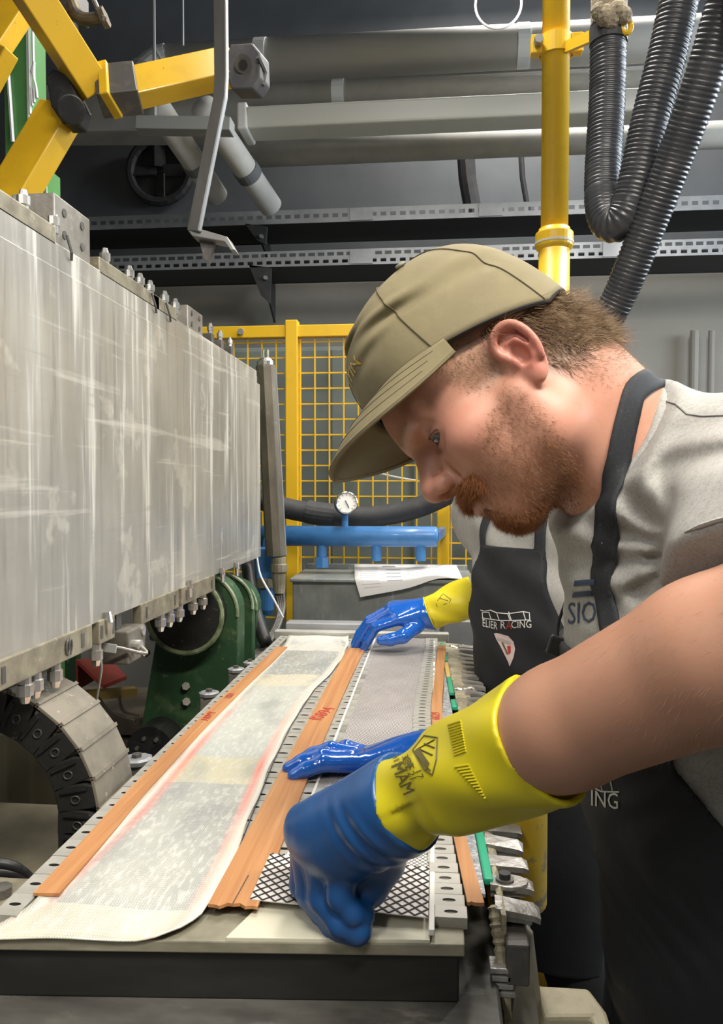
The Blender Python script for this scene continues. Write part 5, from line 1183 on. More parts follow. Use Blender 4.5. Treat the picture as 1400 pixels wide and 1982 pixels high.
hb = lambda q: np.maximum(sstep(-q[:, 0], .020, .040), sstep(-q[:, 0], .0, .012) * sstep(q[:, 1], .022, .030)) * sstep(q[:, 1], -.036, -.012) * (q[:, 1] < np.maximum(.046 + .36 * q[:, 0], .030)) * (1 - (np.abs(q[:, 2]) > .077))
grow('hair', 5200, H(hb), (-.35, -.85, 0), .023, .00034, M_hair, .38, 6, .22, jit=.12, clump=.38)
grow('hair_outer_locks', 1600, H(lambda q: hb(q) * sstep(-q[:, 0], .06, .08)), (-.55, -.65, 0), .024, .00030, M_fade, .45, 7, .28, jit=.18, clump=.42)
grow('nape_hair', 1500, H(lambda q: sstep(-q[:, 0], .03, .05) * sstep(q[:, 1], -.075, -.04) * (1 - sstep(q[:, 1], -.035, -.02))), (-.2, -.8, 0), .005, .00016, M_fade, .1)
ra_ = sample_mesh(v2, f2, 2600, lambda c: sstep((c - V3(elb_l)) @ V3((wri_l - elb_l).normalized()), -.03, .02) * (1 - sstep((c - V3(elb_l)) @ V3((wri_l - elb_l).normalized()), .15, .19))); ga_ = grad(arm_l, ra_).astype(np.float64)
strands('arm_hair', ra_, ga_ * .28 + np.array((wri_l - elb_l).normalized()) * .5 + np.array([0, 0, -.5]) + np.random.randn(len(ra_), 3) * .2, ga_ + .1, .0075 * (.5 + np.random.rand(len(ra_))), .00006, M_fade, man, .12, 3)
# ---------------------------------------------------------------- cap
M_cap = mat('olive_cotton', (.24, .205, .115), .85, var=[((.19, .16, .095), 9, .4, .65, .7), ((.29, .25, .145), 30, .5, .7, .4)], bump=[(1100, .2, .0005), (24, .18, .006)])
M_seam = mat('cap_seam', (.12, .10, .055), .9)
cap = None
def rim_v(u): return max(.046 + .36 * u, .018 + .05 * max(0, -u - .055) * 6)
def cap_pt(th, t, grow_=0.):
    """th round the head (0 = front), t from rim 0 to crown 1"""
    cu, cw = math.cos(th), math.sin(th); ru, rw = .104, .0865
    a = t * math.pi / 2; rad = max(math.cos(a), 0) ** (2 / 2.7); hgt = max(math.sin(a), 0) ** (2 / 2.5)
    R_ = 1 / ((abs(cu) / ru) ** 2.15 + (abs(cw) / rw) ** 2.15) ** (1 / 2.15)
    ur, wr_ = R_ * cu, R_ * cw; vr = rim_v(ur); top = .1700
    def fold(a0, t0, sl, sa, st, am): q = t - t0 - sl * (th - a0); return am * math.exp(-((th - a0) / sa) ** 2) * (-math.exp(-(q / st) ** 2) + .6 * math.exp(-((q - 1.6 * st) / st) ** 2))
    dent = fold(1.15, .30, -.10, .42, .045, .0085) + fold(.38, .47, .05, .30, .04, .0075) + fold(.75, .20, .12, .25, .04, .005) + fold(2.1, .25, .0, .4, .05, .004)
    dent *= min(1, (t / .08)); rr = rad + (grow_ + dent) / .1
    lean = -.004 * hgt; wr_ *= 1 - .15 * hgt
    return hw(ur * rr + lean, vr + (top - vr) * hgt + grow_ * hgt, wr_ * rr)
rows = [[cap_pt(2 * math.pi * k / 160, t / 70) for k in range(161)] for t in range(71)]
cap = put('cap', MB().grid(rows), M_cap, man, smooth=True); md = cap.modifiers.new('cloth', 'SOLIDIFY'); md.thickness = .003; md.offset = -1
for th in (math.radians(68), math.radians(-68), math.radians(132), math.radians(-132), 0, math.pi):
    o = put('panel_seam', MB().tube([cap_pt(th, t / 24, .0007) for t in [k / 4 for k in range(0, 97)]], .0006, 5), M_seam, cap)
put('rim_binding', MB().tube([cap_pt(2 * math.pi * k / 72, 0, -.0025) for k in range(72)], .0024, 6, closed=True), mat('rim_dark', (.03, .028, .024), .9), cap)
put('crown_button', MB().sphere(cap_pt(0, 1) + Vector((HM[:, 1] * .001).tolist()), .0075, 14, 8), M_cap, cap)
e0 = cap_pt(math.radians(104), .70, .0020)
nE = (e0 - hw(0, .09, 0)).normalized(); a_ = nE.orthogonal().normalized(); b2 = nE.cross(a_)
put('eyelet', MB().tube([e0 + (a_ * math.cos(k / 14 * 6.283) + b2 * math.sin(k / 14 * 6.283)) * .0038 for k in range(14)], .0016, 6, closed=True), mat('eyelet_thread', (.30, .31, .22), .8), cap)
# visor
rows = []
for i in range(49):
    ph = -math.pi / 2 + math.pi * i / 48; wv_ = .0855 * math.sin(ph); c_ = math.cos(ph)
    ui = .1035 * max(0, 1 - abs(wv_ / .0870) ** 2.15) ** (1 / 2.15); uo = .022 + .149 * c_ ** .62
    uo = max(uo, ui + .002); vi = rim_v(ui) + .003; vo = .044 + .028 * c_ ** 1.3 + .022 * max(0, -math.sin(ph)) * c_; r_ = []
    for j in range(9):
        t = j / 8; uu = ui + (uo - ui) * t; vv = vi + (vo - vi) * t + .004 * math.sin(math.pi * t) * c_; r_.append(hw(uu, vv, wv_))
    rows.append(r_)
visor = put('visor', MB().grid(rows, (HM[:, 1] * -.0042).tolist()), M_cap, cap, smooth=True, bevel=0)
put('visor_edge', MB().tube([r_[-1] + Vector((HM[:, 1] * -.0021).tolist()) for r_ in rows], .0026, 6), M_cap, cap)
for k in (2, 4, 6): put('visor_stitch', MB().tube([r_[k] + Vector((HM[:, 1] * .0002).tolist()) for r_ in rows[2:-2]], .00035, 4), M_seam, cap)
# embroidery on the front panel
M_emb = mat('gold_thread', (.50, .34, .06), .5)
vs_, fs_ = text_mesh('MYIN', .021, 1); pts = []
for p in vs_:
    th = .34 + p.x / .098 * .95; t = .235 + p.y / .155; pts.append(cap_pt(th, t, .0012))
put('embroidery', MB().add(pts, fs_), M_emb, cap)
# ---------------------------------------------------------------- T-shirt
ringC = W(.178 - .017, .752 - .004, .022 + .012); ax_n = Vector((.80, .20, -.56)).normalized()
hemA, hemB = P(1252, 1146, .60), P(1405, 1082, .53); arm_d = (elb_l - sh_l).normalized()
hab = (hemB - hemA).normalized(); hem_n = (arm_d - hab * arm_d.dot(hab)).normalized()
def shirt(p):
    d = rc(p, W(.275, .665, -.035), W(.285, .930, -.05), .080, .082)
    d = sm(d, el(p, W(.258, .775, -.185), (.130, .185, .215)), .05)
    d = sm(d, el(p, W(.296, .78, -.43), (.120, .168, .22)), .06)
    d = sm(d, rc(p, ringC, W(.270, .69, -.01), .070, .074), .04)
    d = sm(d, rc(p, ringC, W(.280, .86, -.02), .068, .070), .04)
    d = sm(d, rc(p, ringC + ax_n * .006, W(.222, .765, -.10), .0700, .098), .02)
    x, y, z = p[:, 0], p[:, 1], p[:, 2]
    A = W(.200, .615, -.045)                                   # folds run out from the armpit
    dx, dz, dy = x - A.x, z - A.z, y - A.y; rr = np.sqrt(dx * dx + dz * dz) + 1e-4; th = np.arctan2(dz, dx)
    fold = np.sin(th * 11 + 6 * rr / .1) * np.exp(-((rr - .075) / .06) ** 2) * np.exp(-(dy / .12) ** 2)
    d = d - .0065 * fold - .0016 * np.sin(x * 210 + 30 * z + 8 * np.sin(z * 25)) * sstep(-(z - CZ), -.02, .06) * np.exp(-((x - .17) / .05) ** 2)
    sl = sm(rc(p, W(.290, .675, -.010), W(.238, .555, -.060), .090, .079), rc(p, W(.290, .675, -.010), W(.25, .50, -.075), .088, .074), .02)
    Bq = P(1440, 1150, .58); rq = np.sqrt((x - Bq.x) ** 2 + (z - Bq.z) ** 2); tq = np.arctan2(z - Bq.z, Bq.x - x)
    fq = np.sin(rq / .026 * 6.2832 + 1.2 * np.sin(tq * 3)) * (.55 + .45 * np.sin(tq * 2.3 + rq * 40)) * np.exp(-((rq - .085) / .05) ** 2) * (1 - sstep(y, .70, .76))
    sl = sl - .0040 * fq; d = d - .0030 * fq
    sl = np.maximum(sl, (p - V3(hemA)) @ V3(hem_n))
    d = sm(d, sl, .022)
    d = sx(d, -((p - V3(ringC)) @ V3(ax_n)) - .0, .006)
    d = np.maximum(d, -rc(p, hw(-.03, -.03, 0), W(.180, .752, .012), .0615, .0625))
    slr = rc(p, sh_r, sh_r.lerp(elb_r, .55), .084, .074); d = sm(d, slr, .02)
    return d
v5, f5 = polygonise(shirt, W(.08, .40, -.68), W(.44, 1.12, .14), .0042)
tee_o = put('t_shirt', np_mesh('t_shirt', v5, f5), M_tee, man)
# collar band
e1 = ax_n.orthogonal().normalized(); e2 = ax_n.cross(e1)
ring = [ringC + ax_n * .004 + (e1 * math.cos(k / 40 * 6.2832) + e2 * math.sin(k / 40 * 6.2832)) * .0675 for k in range(40)]
ra = np.array(ring, np.float32); 
for _ in range(3): ra = ra - grad(shirt, ra) * (shirt(ra) + .001)[:, None] * .6
put('collar', MB().tube([Vector(k) for k in ra.tolist()], .0062, 8, closed=True), M_tee, tee_o).data.shade_smooth()
axd = (W(.25, .50, -.075) - W(.290, .675, -.010)).normalized(); hc = W(.290, .675, -.010); hc = hc + axd * ((hemA - hc).dot(hem_n) / axd.dot(hem_n)); hu = hab; hv = hem_n.cross(hu)
hr = []
for k in range(48):
    dd = hu * math.cos(k / 48 * 6.2832) + hv * math.sin(k / 48 * 6.2832); q_ = march(shirt, np.array([hc - hem_n * .004 + dd * .16]), -V3(dd), .0006, 60, .3)[0]; hr.append(Vector(q_.tolist()))
ok_ = [(p - hc).length < .105 for p in hr]; k0_ = next((k for k in range(48) if ok_[k] and not ok_[k - 1]), 0); hr = [hr[(k0_ + k) % 48] for k in range(48) if ok_[(k0_ + k) % 48]]
put('sleeve_hem', MB().tube(hr, [.0004] + [.0018] * (len(hr) - 2) + [.0004], 6), M_tee, tee_o)
put('sleeve_stitch', MB().tube([p - hem_n * .016 for p in hr if p.y < .62], .0009, 5), mat('stitch_grey', (.2, .2, .19), .9), tee_o)
# print on the shirt chest
M_navy = mat('navy_print', (.035, .055, .105), .8)
both = lambda p: np.minimum(shirt(p), head_neck(p))
def view_patch(name, quad, f, m, parent, nx=8, ny=3, off=.0009, y0=.3):
    pix = [(quad[0][0] * (1 - a) * (1 - b_) + quad[1][0] * a * (1 - b_) + quad[2][0] * a * b_ + quad[3][0] * (1 - a) * b_, quad[0][1] * (1 - a) * (1 - b_) + quad[1][1] * a * (1 - b_) + quad[2][1] * a * b_ + quad[3][1] * (1 - a) * b_) for b_ in np.linspace(0, 1, ny) for a in np.linspace(0, 1, nx)]
    h_ = view_hit(f, pix, off, y0).tolist(); mb = MB().grid([[Vector(h_[j * nx + i]) for i in range(nx)] for j in range(ny)]); mb.f = drop_miss(mb.f); return put(name, mb, m, parent)
def vline(name, pix, f, r_, m, parent, y0=.3):
    c = []
    for (a, b_) in zip(pix, pix[1:]): c += [(a[0] + (b_[0] - a[0]) * k / 6, a[1] + (b_[1] - a[1]) * k / 6) for k in range(6)]
    h_ = view_hit(f, c + [pix[-1]], r_ * .4, y0).tolist(); h_ = [k for k, b_ in zip(h_, MISS) if not b_]; return put(name, MB().tube([Vector(k) for k in h_], r_, 5), m, parent) if len(h_) > 2 else None
vline('shoulder_seam', [(1222, 880), (1245, 830), (1284, 775), (1308, 782), (1330, 802), (1360, 806), (1420, 804)], shirt, .0007, MATS['stitch_grey'], tee_o)
# ---------------------------------------------------------------- trousers, shoes
def trousers(p):
    d = el(p, W(.335, .78, -.56), (.125, .172, .15))
    for sy in (-1, 1):
        d = sm(d, chain(p, [W(.335, .78 + sy * .09, -.60), W(.325, .78 + sy * .11, -.94), W(.375, .78 + sy * .12, -1.29)], [.092, .068, .055], .04), .04)
    return d
v6, f6 = polygonise(trousers, W(.18, .54, -1.37), W(.50, 1.02, -.38), .012)
put('trousers', np_mesh('trousers', v6, f6), M_trou, man)
for sy in (-1, 1):
    v7, f7 = polygonise(lambda p: np.maximum(sm(rc(p, W(.39, .78 + sy * .12, -1.325), W(.24, .78 + sy * .13, -1.345), .05, .042), rc(p, W(.385, .78 + sy * .12, -1.26), W(.385, .78 + sy * .12, -1.32), .045, .05), .03), -(p[:, 2] - .002)), W(.15, .6 + sy * .12, -1.40), W(.5, .95 + sy * .12, -1.15), .008)
    put('shoe', np_mesh('shoe', v7, f7), M_shoe, man)
# ---------------------------------------------------------------- apron
def under(p): return sm(shirt(p), trousers(p), .05)
def apron(p):
    d = under(p) - .0060; x, y, z = p[:, 0], p[:, 1], p[:, 2] - CZ
    edge = np.where(z > -.223, .188 + .35 * (-.223 - z), .188 + .82 * (-.223 - z)); edge = np.minimum(edge, .40)
    d = np.maximum(d, x - edge + .10 * np.maximum(0, y - .78))
    d = np.maximum(d, z + .155); d = np.maximum(d, -.86 - z); return d
def apron_full(p):
    """skirt of the apron hangs free below the waist"""
    d = apron(p); x, y, z = p[:, 0], p[:, 1], p[:, 2] - CZ
    sk = el(p, W(.325, .78, -.66), (.150, .200, .50)) + .004 * np.sin(y * 50)
    sk = np.maximum(np.maximum(sk, x - .33), np.maximum(z + .48, -.90 - z)); return np.minimum(d, sk)
v8, f8 = polygonise(apron_full, W(.08, .54, -.93), W(.46, 1.03, -.12), .0042)
apron_o = put('apron', np_mesh('apron', v8, f8), M_apron, man)
st = view_hit(both, [(1233, 746), (1222, 775), (1207, 830), (1196, 890), (1187, 950), (1179, 1020), (1174, 1090), (1180, 1170), (1190, 1240)], 0.)
back_pts = [Vector((.255, .80, CZ + .085)), Vector((.215, .775, CZ + .097))]
bp = np.array(back_pts, np.float32); bp = bp - grad(both, bp) * both(bp)[:, None]
ribbon('neck_strap', [Vector(k) for k in bp.tolist()] + [Vector(k) for k in st.tolist()], both, .0215, M_strap, apron_o, off=.0015)
sb = [P(1110, 1120, .80), P(1095, 1165, .80), P(1082, 1205, .80), P(1079, 1240, .795)]
put('waist_tie', MB().tube(bez(sb, 14), .0016, 8), M_strap, apron_o)
bk = P(1082, 1252, .79)
put('buckle', MB().box(bk, (.022, .006, .020), Matrix.Rotation(.3, 3, 'Y')), M_blk, apron_o, bevel=.002)
# apron print: "ING" with the frame lines above it, wrapped over the bib
apr = lambda p: under(p) - .0062
ps = [(1146, 1518), (1150, 1524), (1165, 1532), (1199, 1533)]
def vline(name, pix, f, r_, m, parent, y0=.3):
    c = []
    for (a, b_) in zip(pix, pix[1:]): c += [(a[0] + (b_[0] - a[0]) * k / 6, a[1] + (b_[1] - a[1]) * k / 6) for k in range(6)]
    h_ = view_hit(f, c + [pix[-1]], r_ * .4, y0).tolist(); h_ = [k for k, b_ in zip(h_, MISS) if not b_]; return put(name, MB().tube([Vector(k) for k in h_], r_, 5), m, parent) if len(h_) > 2 else None
vline('print_frame', ps, apr, .0007, M_white, apron_o); vline('print_frame', [(1163, 1514), (1167, 1530)], apr, .0007, M_white, apron_o); vline('print_frame', [(1182, 1508), (1187, 1532)], apr, .0007, M_white, apron_o)
def view_text(name, s, size_px, cx, cy, f, m, parent, sxp=1., slant=0., rot=0., y0=.3, off=.0008):
    vs, fs = text_mesh(s, 1.0, 1); cr, sr = math.cos(rot), math.sin(rot)
    pix = [(cx + (v.x * sxp * cr - v.y * sr) * size_px, cy - (v.x * sxp * sr + v.y * cr) * size_px + slant * v.x * size_px) for v in vs]
    h_ = view_hit(f, pix, off, y0).tolist(); return put(name, MB().add([Vector(k) for k in h_], drop_miss(fs)), m, parent)
view_text('print_lettering', 'ING', 44, 1172, 1549, apr, M_white, apron_o, sxp=.72, slant=.10)
view_patch('chest_stripe', [(1114, 1124), (1152, 1121), (1152, 1131), (1112, 1134)], shirt, M_navy, tee_o)
view_patch('chest_stripe', [(1111, 1146), (1150, 1142), (1150, 1152), (1109, 1156)], shirt, M_navy, tee_o)
view_text('chest_lettering', 'SIO', 60, 1128, 1188, shirt, M_navy, tee_o, sxp=.62, slant=-.04)
# ---------------------------------------------------------------- gloves
g0, g1 = P(783, 1555, .665), P(1050, 1428, .602); gax = (g1 - g0).normalized()
mcl = [P(592, 1588, .735), P(590, 1618, .715), P(622, 1640, .698), P(668, 1665, .684)]
fgl = [[P(588, 1712, .730), P(632, 1776, .708), P(668, 1802, .690)], [P(602, 1730, .708), P(650, 1792, .690), P(692, 1806, .677)],
       [P(622, 1738, .690), P(660, 1788, .678), P(698, 1800, .676)], [P(658, 1735, .676), P(684, 1768, .674), P(706, 1772, .680)]]
thl = [P(770, 1605, .700), P(742, 1672, .712), P(716, 1718, .705), P(700, 1738, .698)]
def glove_l(p):
    d = hand_sdf(p, wri_l.lerp(P(745, 1575, .68), .35), .0300, mcl, fgl, thl, .024, .0118, .0175)
    d = sm(d, rc(p, P(760, 1565, .675), P(660, 1620, .705), .032, .028), .03)
    d = sm(d, rc(p, g0 - gax * .01, g1, .0375, .0400), .006)
    x = p - V3(g0); s = x @ V3(gax)
    # creases where the wrist bends
    d = d - .0016 * np.sin(s * 260 + p[:, 2] * 110) * np.exp(-((s + .03) / .022) ** 2) * sstep(-(p[:, 2] - CZ), .27, .295)
    return sx(d, s - .004, .002)
v9, f9 = polygonise(glove_l, *bounds(mcl + sum(fgl, []) + [g0], .055), .0026)
gl_o = put('glove', np_mesh('glove', v9, f9), M_gblue, man)
def cuff_l(p):
    x = p - V3(g0); s = x @ V3(gax); L_ = (g1 - g0).length; t = np.clip(s / L_, 0, 1)
    r_ = .0400 - .0035 * np.sin(np.clip(t / .35, 0, 1) * math.pi) + .0115 * t
    rad = np.linalg.norm(x - s[:, None] * V3(gax), axis=1); up_ = (x - s[:, None] * V3(gax)) @ V3((0, 0, 1)) / (rad + 1e-6)
    side = (x - s[:, None] * V3(gax)) @ V3(gax.cross(Vector((0, 0, 1))).normalized()) / (rad + 1e-6); an = np.arctan2(side, up_)
    r_ = r_ + .0035 * np.exp(-((t - .30 - .10 * np.cos(an + .6)) / .06) ** 2) * np.exp(-((an - 2.2) / .8) ** 2) - .004 * np.exp(-((t - .22 - .1 * np.cos(an)) / .05) ** 2) * np.exp(-((np.abs(an) - 2.3) / .7) ** 2)
    r_ = r_ - .0045 * np.exp(-((t - .17) / .10) ** 2) * (up_ < 0) + .0020 * np.sin(an * 3 + t * 5) * t + .0014 * np.sin(an * 5 - t * 11)
    d = (rad - r_) * .8; d = np.maximum(np.maximum(d, -s), s - L_ - .006 * np.cos(an * 2))
    return np.maximum(d, -np.maximum(rad - r_ + .0055, L_ - .035 - s))
vA, fA = polygonise(cuff_l, *bounds([g0, g1], .065), .0024)
put('glove_cuff', np_mesh('glove_cuff', vA, fA), M_gyel, gl_o)
solid_cuff = lambda p: rc(p, g0, g1, .0425, .052) if False else cuff_solid(p)
def cuff_solid(p):
    x = p - V3(g0); s = x @ V3(gax); rad = np.linalg.norm(x - s[:, None] * V3(gax), axis=1); return np.minimum(cuff_l(p), np.maximum(rad - .030, s - (g1 - g0).length))
view_text('glove_print', 'MAM', 34, 780, 1507, cuff_solid, M_print, gl_o, sxp=.85, rot=-1.15)
view_text('glove_print', '0121', 17, 770, 1476, cuff_solid, M_print, gl_o, rot=-1.15)
view_text('glove_print', 'CE', 24, 790, 1478, cuff_solid, M_print, gl_o, rot=-1.15)
view_text('glove_print', 'EN 388', 18, 783, 1462, cuff_solid, M_print, gl_o, rot=-1.0)
view_text('glove_print', '17', 19, 812, 1498, cuff_solid, M_print, gl_o, rot=-1.2)
view_text('glove_print', '21', 19, 799, 1502, cuff_solid, M_print, gl_o, rot=-1.2)
for pix in ([(800, 1452), (822, 1424), (848, 1428), (846, 1470), (838, 1500), (822, 1490), (800, 1452)], [(806, 1452), (842, 1432)], [(803, 1456), (834, 1492)], [(812, 1450), (838, 1462)], [(822, 1440), (842, 1448)]):
    vline('glove_print', pix, cuff_solid, .0007, M_print, gl_o)
for pts_ in ([(803, 1455), (812, 1448), (833, 1478), (828, 1492)],): view_patch('glove_print', pts_, cuff_solid, M_print, gl_o, 6, 4)
M_gy3 = M_gyel
for k in range(12): vline('grip_ridge', [(868 + 1.2 * k, 1404 + 5.2 * k), (893 + .9 * k, 1396 + 5.2 * k)], cuff_solid, .0009, M_gyel, gl_o)
for k in range(12): vline('grip_ridge', [(882 + 5 * k, 1484 + 5.4 * k), (908 + 3 * k, 1480 + 5.8 * k)], cuff_solid, .0009, M_gyel, gl_o)
# far hand flat on the mesh
tz = TZ + .018
mcr = [P(700, 1478, 1.055), P(702, 1470, 1.080), P(708, 1465, 1.103), P(718, 1462, 1.122)]
def flat(x, y, z=tz): return W(x, y, z)
fgr = [[flat(-.155, 1.045, tz + .010), flat(-.178, 1.038, tz + .002), flat(-.192, 1.034, tz - .005)], [flat(-.160, 1.068, tz + .010), flat(-.187, 1.064, tz + .003), flat(-.204, 1.060, tz - .005)],
       [flat(-.150, 1.095, tz + .012), flat(-.176, 1.094, tz + .004), flat(-.192, 1.092, tz - .004)], [flat(-.130, 1.118, tz + .008), flat(-.150, 1.120, tz + .002), flat(-.162, 1.121, tz - .004)]]
thr = [P(800, 1475, 1.06), P(745, 1500, 1.03), P(700, 1520, 1.02), P(672, 1530, 1.02)]
gr0 = P(868, 1468, 1.09); gr1 = wri_r.lerp(elb_r, .42); grx = (gr1 - gr0).normalized()
def glove_r(p):
    d = hand_sdf(p, wri_r, .028, mcr, fgr, thr, .02, .0105, .0130); return sx(d, (p - V3(gr0)) @ V3(grx) - .03, .003)
vB, fB = polygonise(glove_r, *bounds(mcr + sum(fgr, []) + thr + [gr0], .045), .003)
gr_o = put('glove', np_mesh('glove', vB, fB), M_gblue_wet_lit, man)
def cuff_simple(p, a, b_, n_, r0, r1):
    s = (p - V3(a)) @ V3(n_); L_ = (b_ - a).length; rad = np.linalg.norm(p - V3(a) - s[:, None] * V3(n_), axis=1); r_ = r0 + (r1 - r0) * np.clip(s / L_, 0, 1)
    return np.maximum(np.maximum(np.maximum(rad - r_, -s), s - L_), -np.maximum(rad - r_ + .008, L_ - .03 - s))
vC, fC = polygonise(lambda p: cuff_simple(p, gr0, gr1, grx, .034, .046), *bounds([gr0, gr1], .06), .004)
put('glove_cuff', np_mesh('glove_cuff', vC, fC), M_gyel, gr_o)
# ================================================================= the second worker
man2 = thing('person', 'worker in a black printed apron behind, reaching a blue glove onto the mould', 'person', (.24, 1.67, 0))
ff = Vector((-.78, -.62, 0)).normalized(); rr_ = Vector((ff.y, -ff.x, 0)); BC = Vector((.225, 1.66, 0))
def B2(f_, r_, z): return BC + ff * f_ + rr_ * r_ + Vector((0, 0, CZ + z))
RB = np.array([[ff.x, rr_.x, 0], [ff.y, rr_.y, 0], [0, 0, 1]], np.float32)
# head turned down to the work
fh = (ff * .80 + Vector((-.1, .2, -.60))).normalized(); lh = Vector((0, 0, 1)).cross(fh).normalized(); uh = fh.cross(lh)
H2M = np.array([[fh.x, uh.x, lh.x], [fh.y, uh.y, lh.y], [fh.z, uh.z, lh.z]]); H2O = np.array(B2(.085, .0, .175))
toh2 = frame_pose(H2M, H2O)
def hn2(p):
    a = Vector((H2O + H2M @ np.array([-.03, -.03, 0])).tolist())
    d = sm(head_sdf(toh2(p)), rc(p, a, B2(.0, 0, .0), .056, .064), .018); return sm(d, el(p, B2(0, 0, -.10), (.08, .13, .10), RB), .05)
vD, fD = polygonise(hn2, H2O - .2, H2O + np.array([.2, .2, .15]), .0034)
s2r, e2r, w2r = B2(-.0, .175, -.06), P(1010, 1130, 1.90), P(838, 1188, 1.905)
s2l, e2l, w2l = B2(0, -.175, -.06), B2(.02, -.235, -.33), B2(.16, -.20, -.44)
a2 = lambda p: np.minimum(chain(p, [s2r, e2r, w2r], [.058, .046, .029], .03), chain(p, [s2l, e2l, w2l], [.058, .046, .029], .03))
vE, fE = polygonise(a2, *bounds([s2r, e2r, w2r, s2l, e2l, w2l], .075), .007)
put('body', np_mesh('body', np.concatenate([vD, vE]), np.concatenate([fD, fE + len(vD)]), np.concatenate([head_colour(toh2(vD.astype(np.float32))), np.tile((.52, .28, .19), (len(vE), 1))])), M_skin, man2)
for s in (1, -1): eye_mesh(Vector((H2O + H2M @ np.array([.0705, .017, .031 * s])).tolist()), fh, uh, man2)
def hair2(q): return np.where(q[:, 1] > .0, sstep(q[:, 1] + q[:, 0] * -.55, .045, .06), sstep(-q[:, 0], .04, .06) * sstep(q[:, 1], -.04, -.02)) * (np.abs(q[:, 2]) < .077)
r2 = sample_mesh(vD, fD, 2600, lambda c: hair2(toh2(c.astype(np.float32)))); g2 = grad(hn2, r2).astype(np.float64)
strands('hair', r2, g2 * .6 + np.array([0, 0, -.3]) + np.random.randn(len(r2), 3) * .3, g2 + .1, np.full(len(r2), .022), .0008, M_hair, man2, .2, 3)
def shirt2(p):
    d = rc(p, B2(-.01, .165, -.085), B2(-.01, -.165, -.085), .080, .080)
    d = sm(d, el(p, B2(.0, 0, -.235), (.122, .180, .22), RB), .05); d = sm(d, el(p, B2(-.01, 0, -.47), (.120, .168, .22), RB), .06)
    d = sm(d, rc(p, B2(.01, 0, -.03), B2(-.01, .12, -.065), .062, .064), .04); d = sm(d, rc(p, B2(.01, 0, -.03), B2(-.01, -.12, -.065), .062, .064), .04)
    x, y, z = p[:, 0], p[:, 1], p[:, 2]
    d = d - .004 * np.sin(z * 60 + x * 45 + 3 * np.sin(y * 9)) * np.exp(-((z - CZ + .20) / .18) ** 2)
    for a_, b_ in ((s2r, e2r), (s2l, e2l)): d = sm(d, rc(p, a_, a_.lerp(b_, .55), .082, .070), .025)
    return np.maximum(d, -rc(p, B2(.02, 0, .10), B2(.01, 0, -.02), .07, .066))
vF, fF = polygonise(shirt2, *bounds([B2(.2, .3, -.7), B2(-.2, -.3, .05), B2(.2, -.3, 0), B2(-.2, .3, 0), e2r, e2l], .03), .0062)
put('t_shirt', np_mesh('t_shirt', vF, fF), M_tee, man2)
def trousers2(p):
    d = el(p, B2(-.02, 0, -.60), (.125, .172, .15), RB)
    for s in (-1, 1): d = sm(d, chain(p, [B2(-.02, s * .09, -.63), B2(.0, s * .11, -.96), B2(-.04, s * .12, -1.29)], [.092, .068, .055], .04), .04)
    return d
vG, fG = polygonise(trousers2, *bounds([B2(.15, .22, -1.36), B2(-.2, -.22, -.44), B2(.15, -.22, -1), B2(-.2, .22, -1)], .03), .014)
put('trousers', np_mesh('trousers', vG, fG), M_trou, man2)
for s in (-1, 1):
    vH, fH = polygonise(lambda p: np.maximum(rc(p, B2(-.06, s * .12, -1.335), B2(.12, s * .13, -1.345), .048, .040), -(p[:, 2] - .002)), *bounds([B2(-.06, s * .12, -1.34), B2(.12, s * .13, -1.34)], .06), .01)
    put('shoe', np_mesh('shoe', vH, fH), M_shoe, man2)
def under2(p): return sm(shirt2(p), trousers2(p), .05)
def apron2(p):
    q = (p - V3(BC)) @ RB; f_, r_, z = q[:, 0], np.abs(q[:, 1]), q[:, 2] - CZ
    d = under2(p) - .0075; hw_ = np.where(z > -.36, .092 + .34 * np.clip(-.135 - z, 0, 1) ** 1.1, .19)
    d = np.maximum(np.maximum(d, r_ - hw_), np.maximum(-f_ + .0, np.maximum(z + .125, -.6 - z)))
    sk = el(p, B2(-.0, 0, -.74), (.155, .205, .5), RB); sk = np.maximum(np.maximum(sk, -f_ + .02), np.maximum(z + .55, -.95 - z)); return np.minimum(d, sk)
vI, fI = polygonise(apron2, *bounds([B2(.2, .25, -.96), B2(-.05, -.25, -.1), B2(.2, -.25, -.5), B2(0, .25, -.5)], .02), .0058)
apron2_o = put('apron', np_mesh('apron', vI, fI), M_apron, man2)
for s, a_ in ((1, .085), (-1, -.085)):
    pts = [B2(.105, a_, -.14), B2(.10, a_ * .98, -.09), B2(.07, a_ * .9, -.02), B2(0, a_ * .85, .01), B2(-.06, a_ * .5, .0)]
    ribbon('shoulder_strap', pts, shirt2, .024, M_strap, apron2_o, off=.003, th=.002)
apr2 = lambda p: under2(p) - .0077
# print: frame outline and lettering, the badge below
yv = 1.25
for pix in ([(931, 1181), (938, 1183), (950, 1181), (962, 1186), (984, 1188), (1013, 1184), (1025, 1186), (1026, 1200)], [(934, 1186), (947, 1185), (951, 1198)], [(962, 1186), (967, 1201)], [(983, 1187), (988, 1201)], [(985, 1184), (990, 1200)], [(1013, 1184), (1018, 1200)], [(934, 1196), (967, 1201), (990, 1201), (1026, 1200)], [(934, 1184), (936, 1205)]):
    vline('print_frame', pix, apr2, .0010, M_white, apron2_o, yv)
view_text('print_lettering', 'ELIER', 21, 949, 1209, apr2, M_white, apron2_o, sxp=.60, slant=.14, y0=yv)
view_text('print_lettering', 'R', 21, 974, 1210, apr2, M_white, apron2_o, sxp=.85, y0=yv)
view_text('print_lettering', 'A', 21, 986, 1211, apr2, mat('red_print', (.45, .03, .03), .7), apron2_o, sxp=.85, y0=yv)
view_text('print_lettering', 'CING', 21, 1010, 1209, apr2, M_white, apron2_o, sxp=.78, slant=-.02, y0=yv)
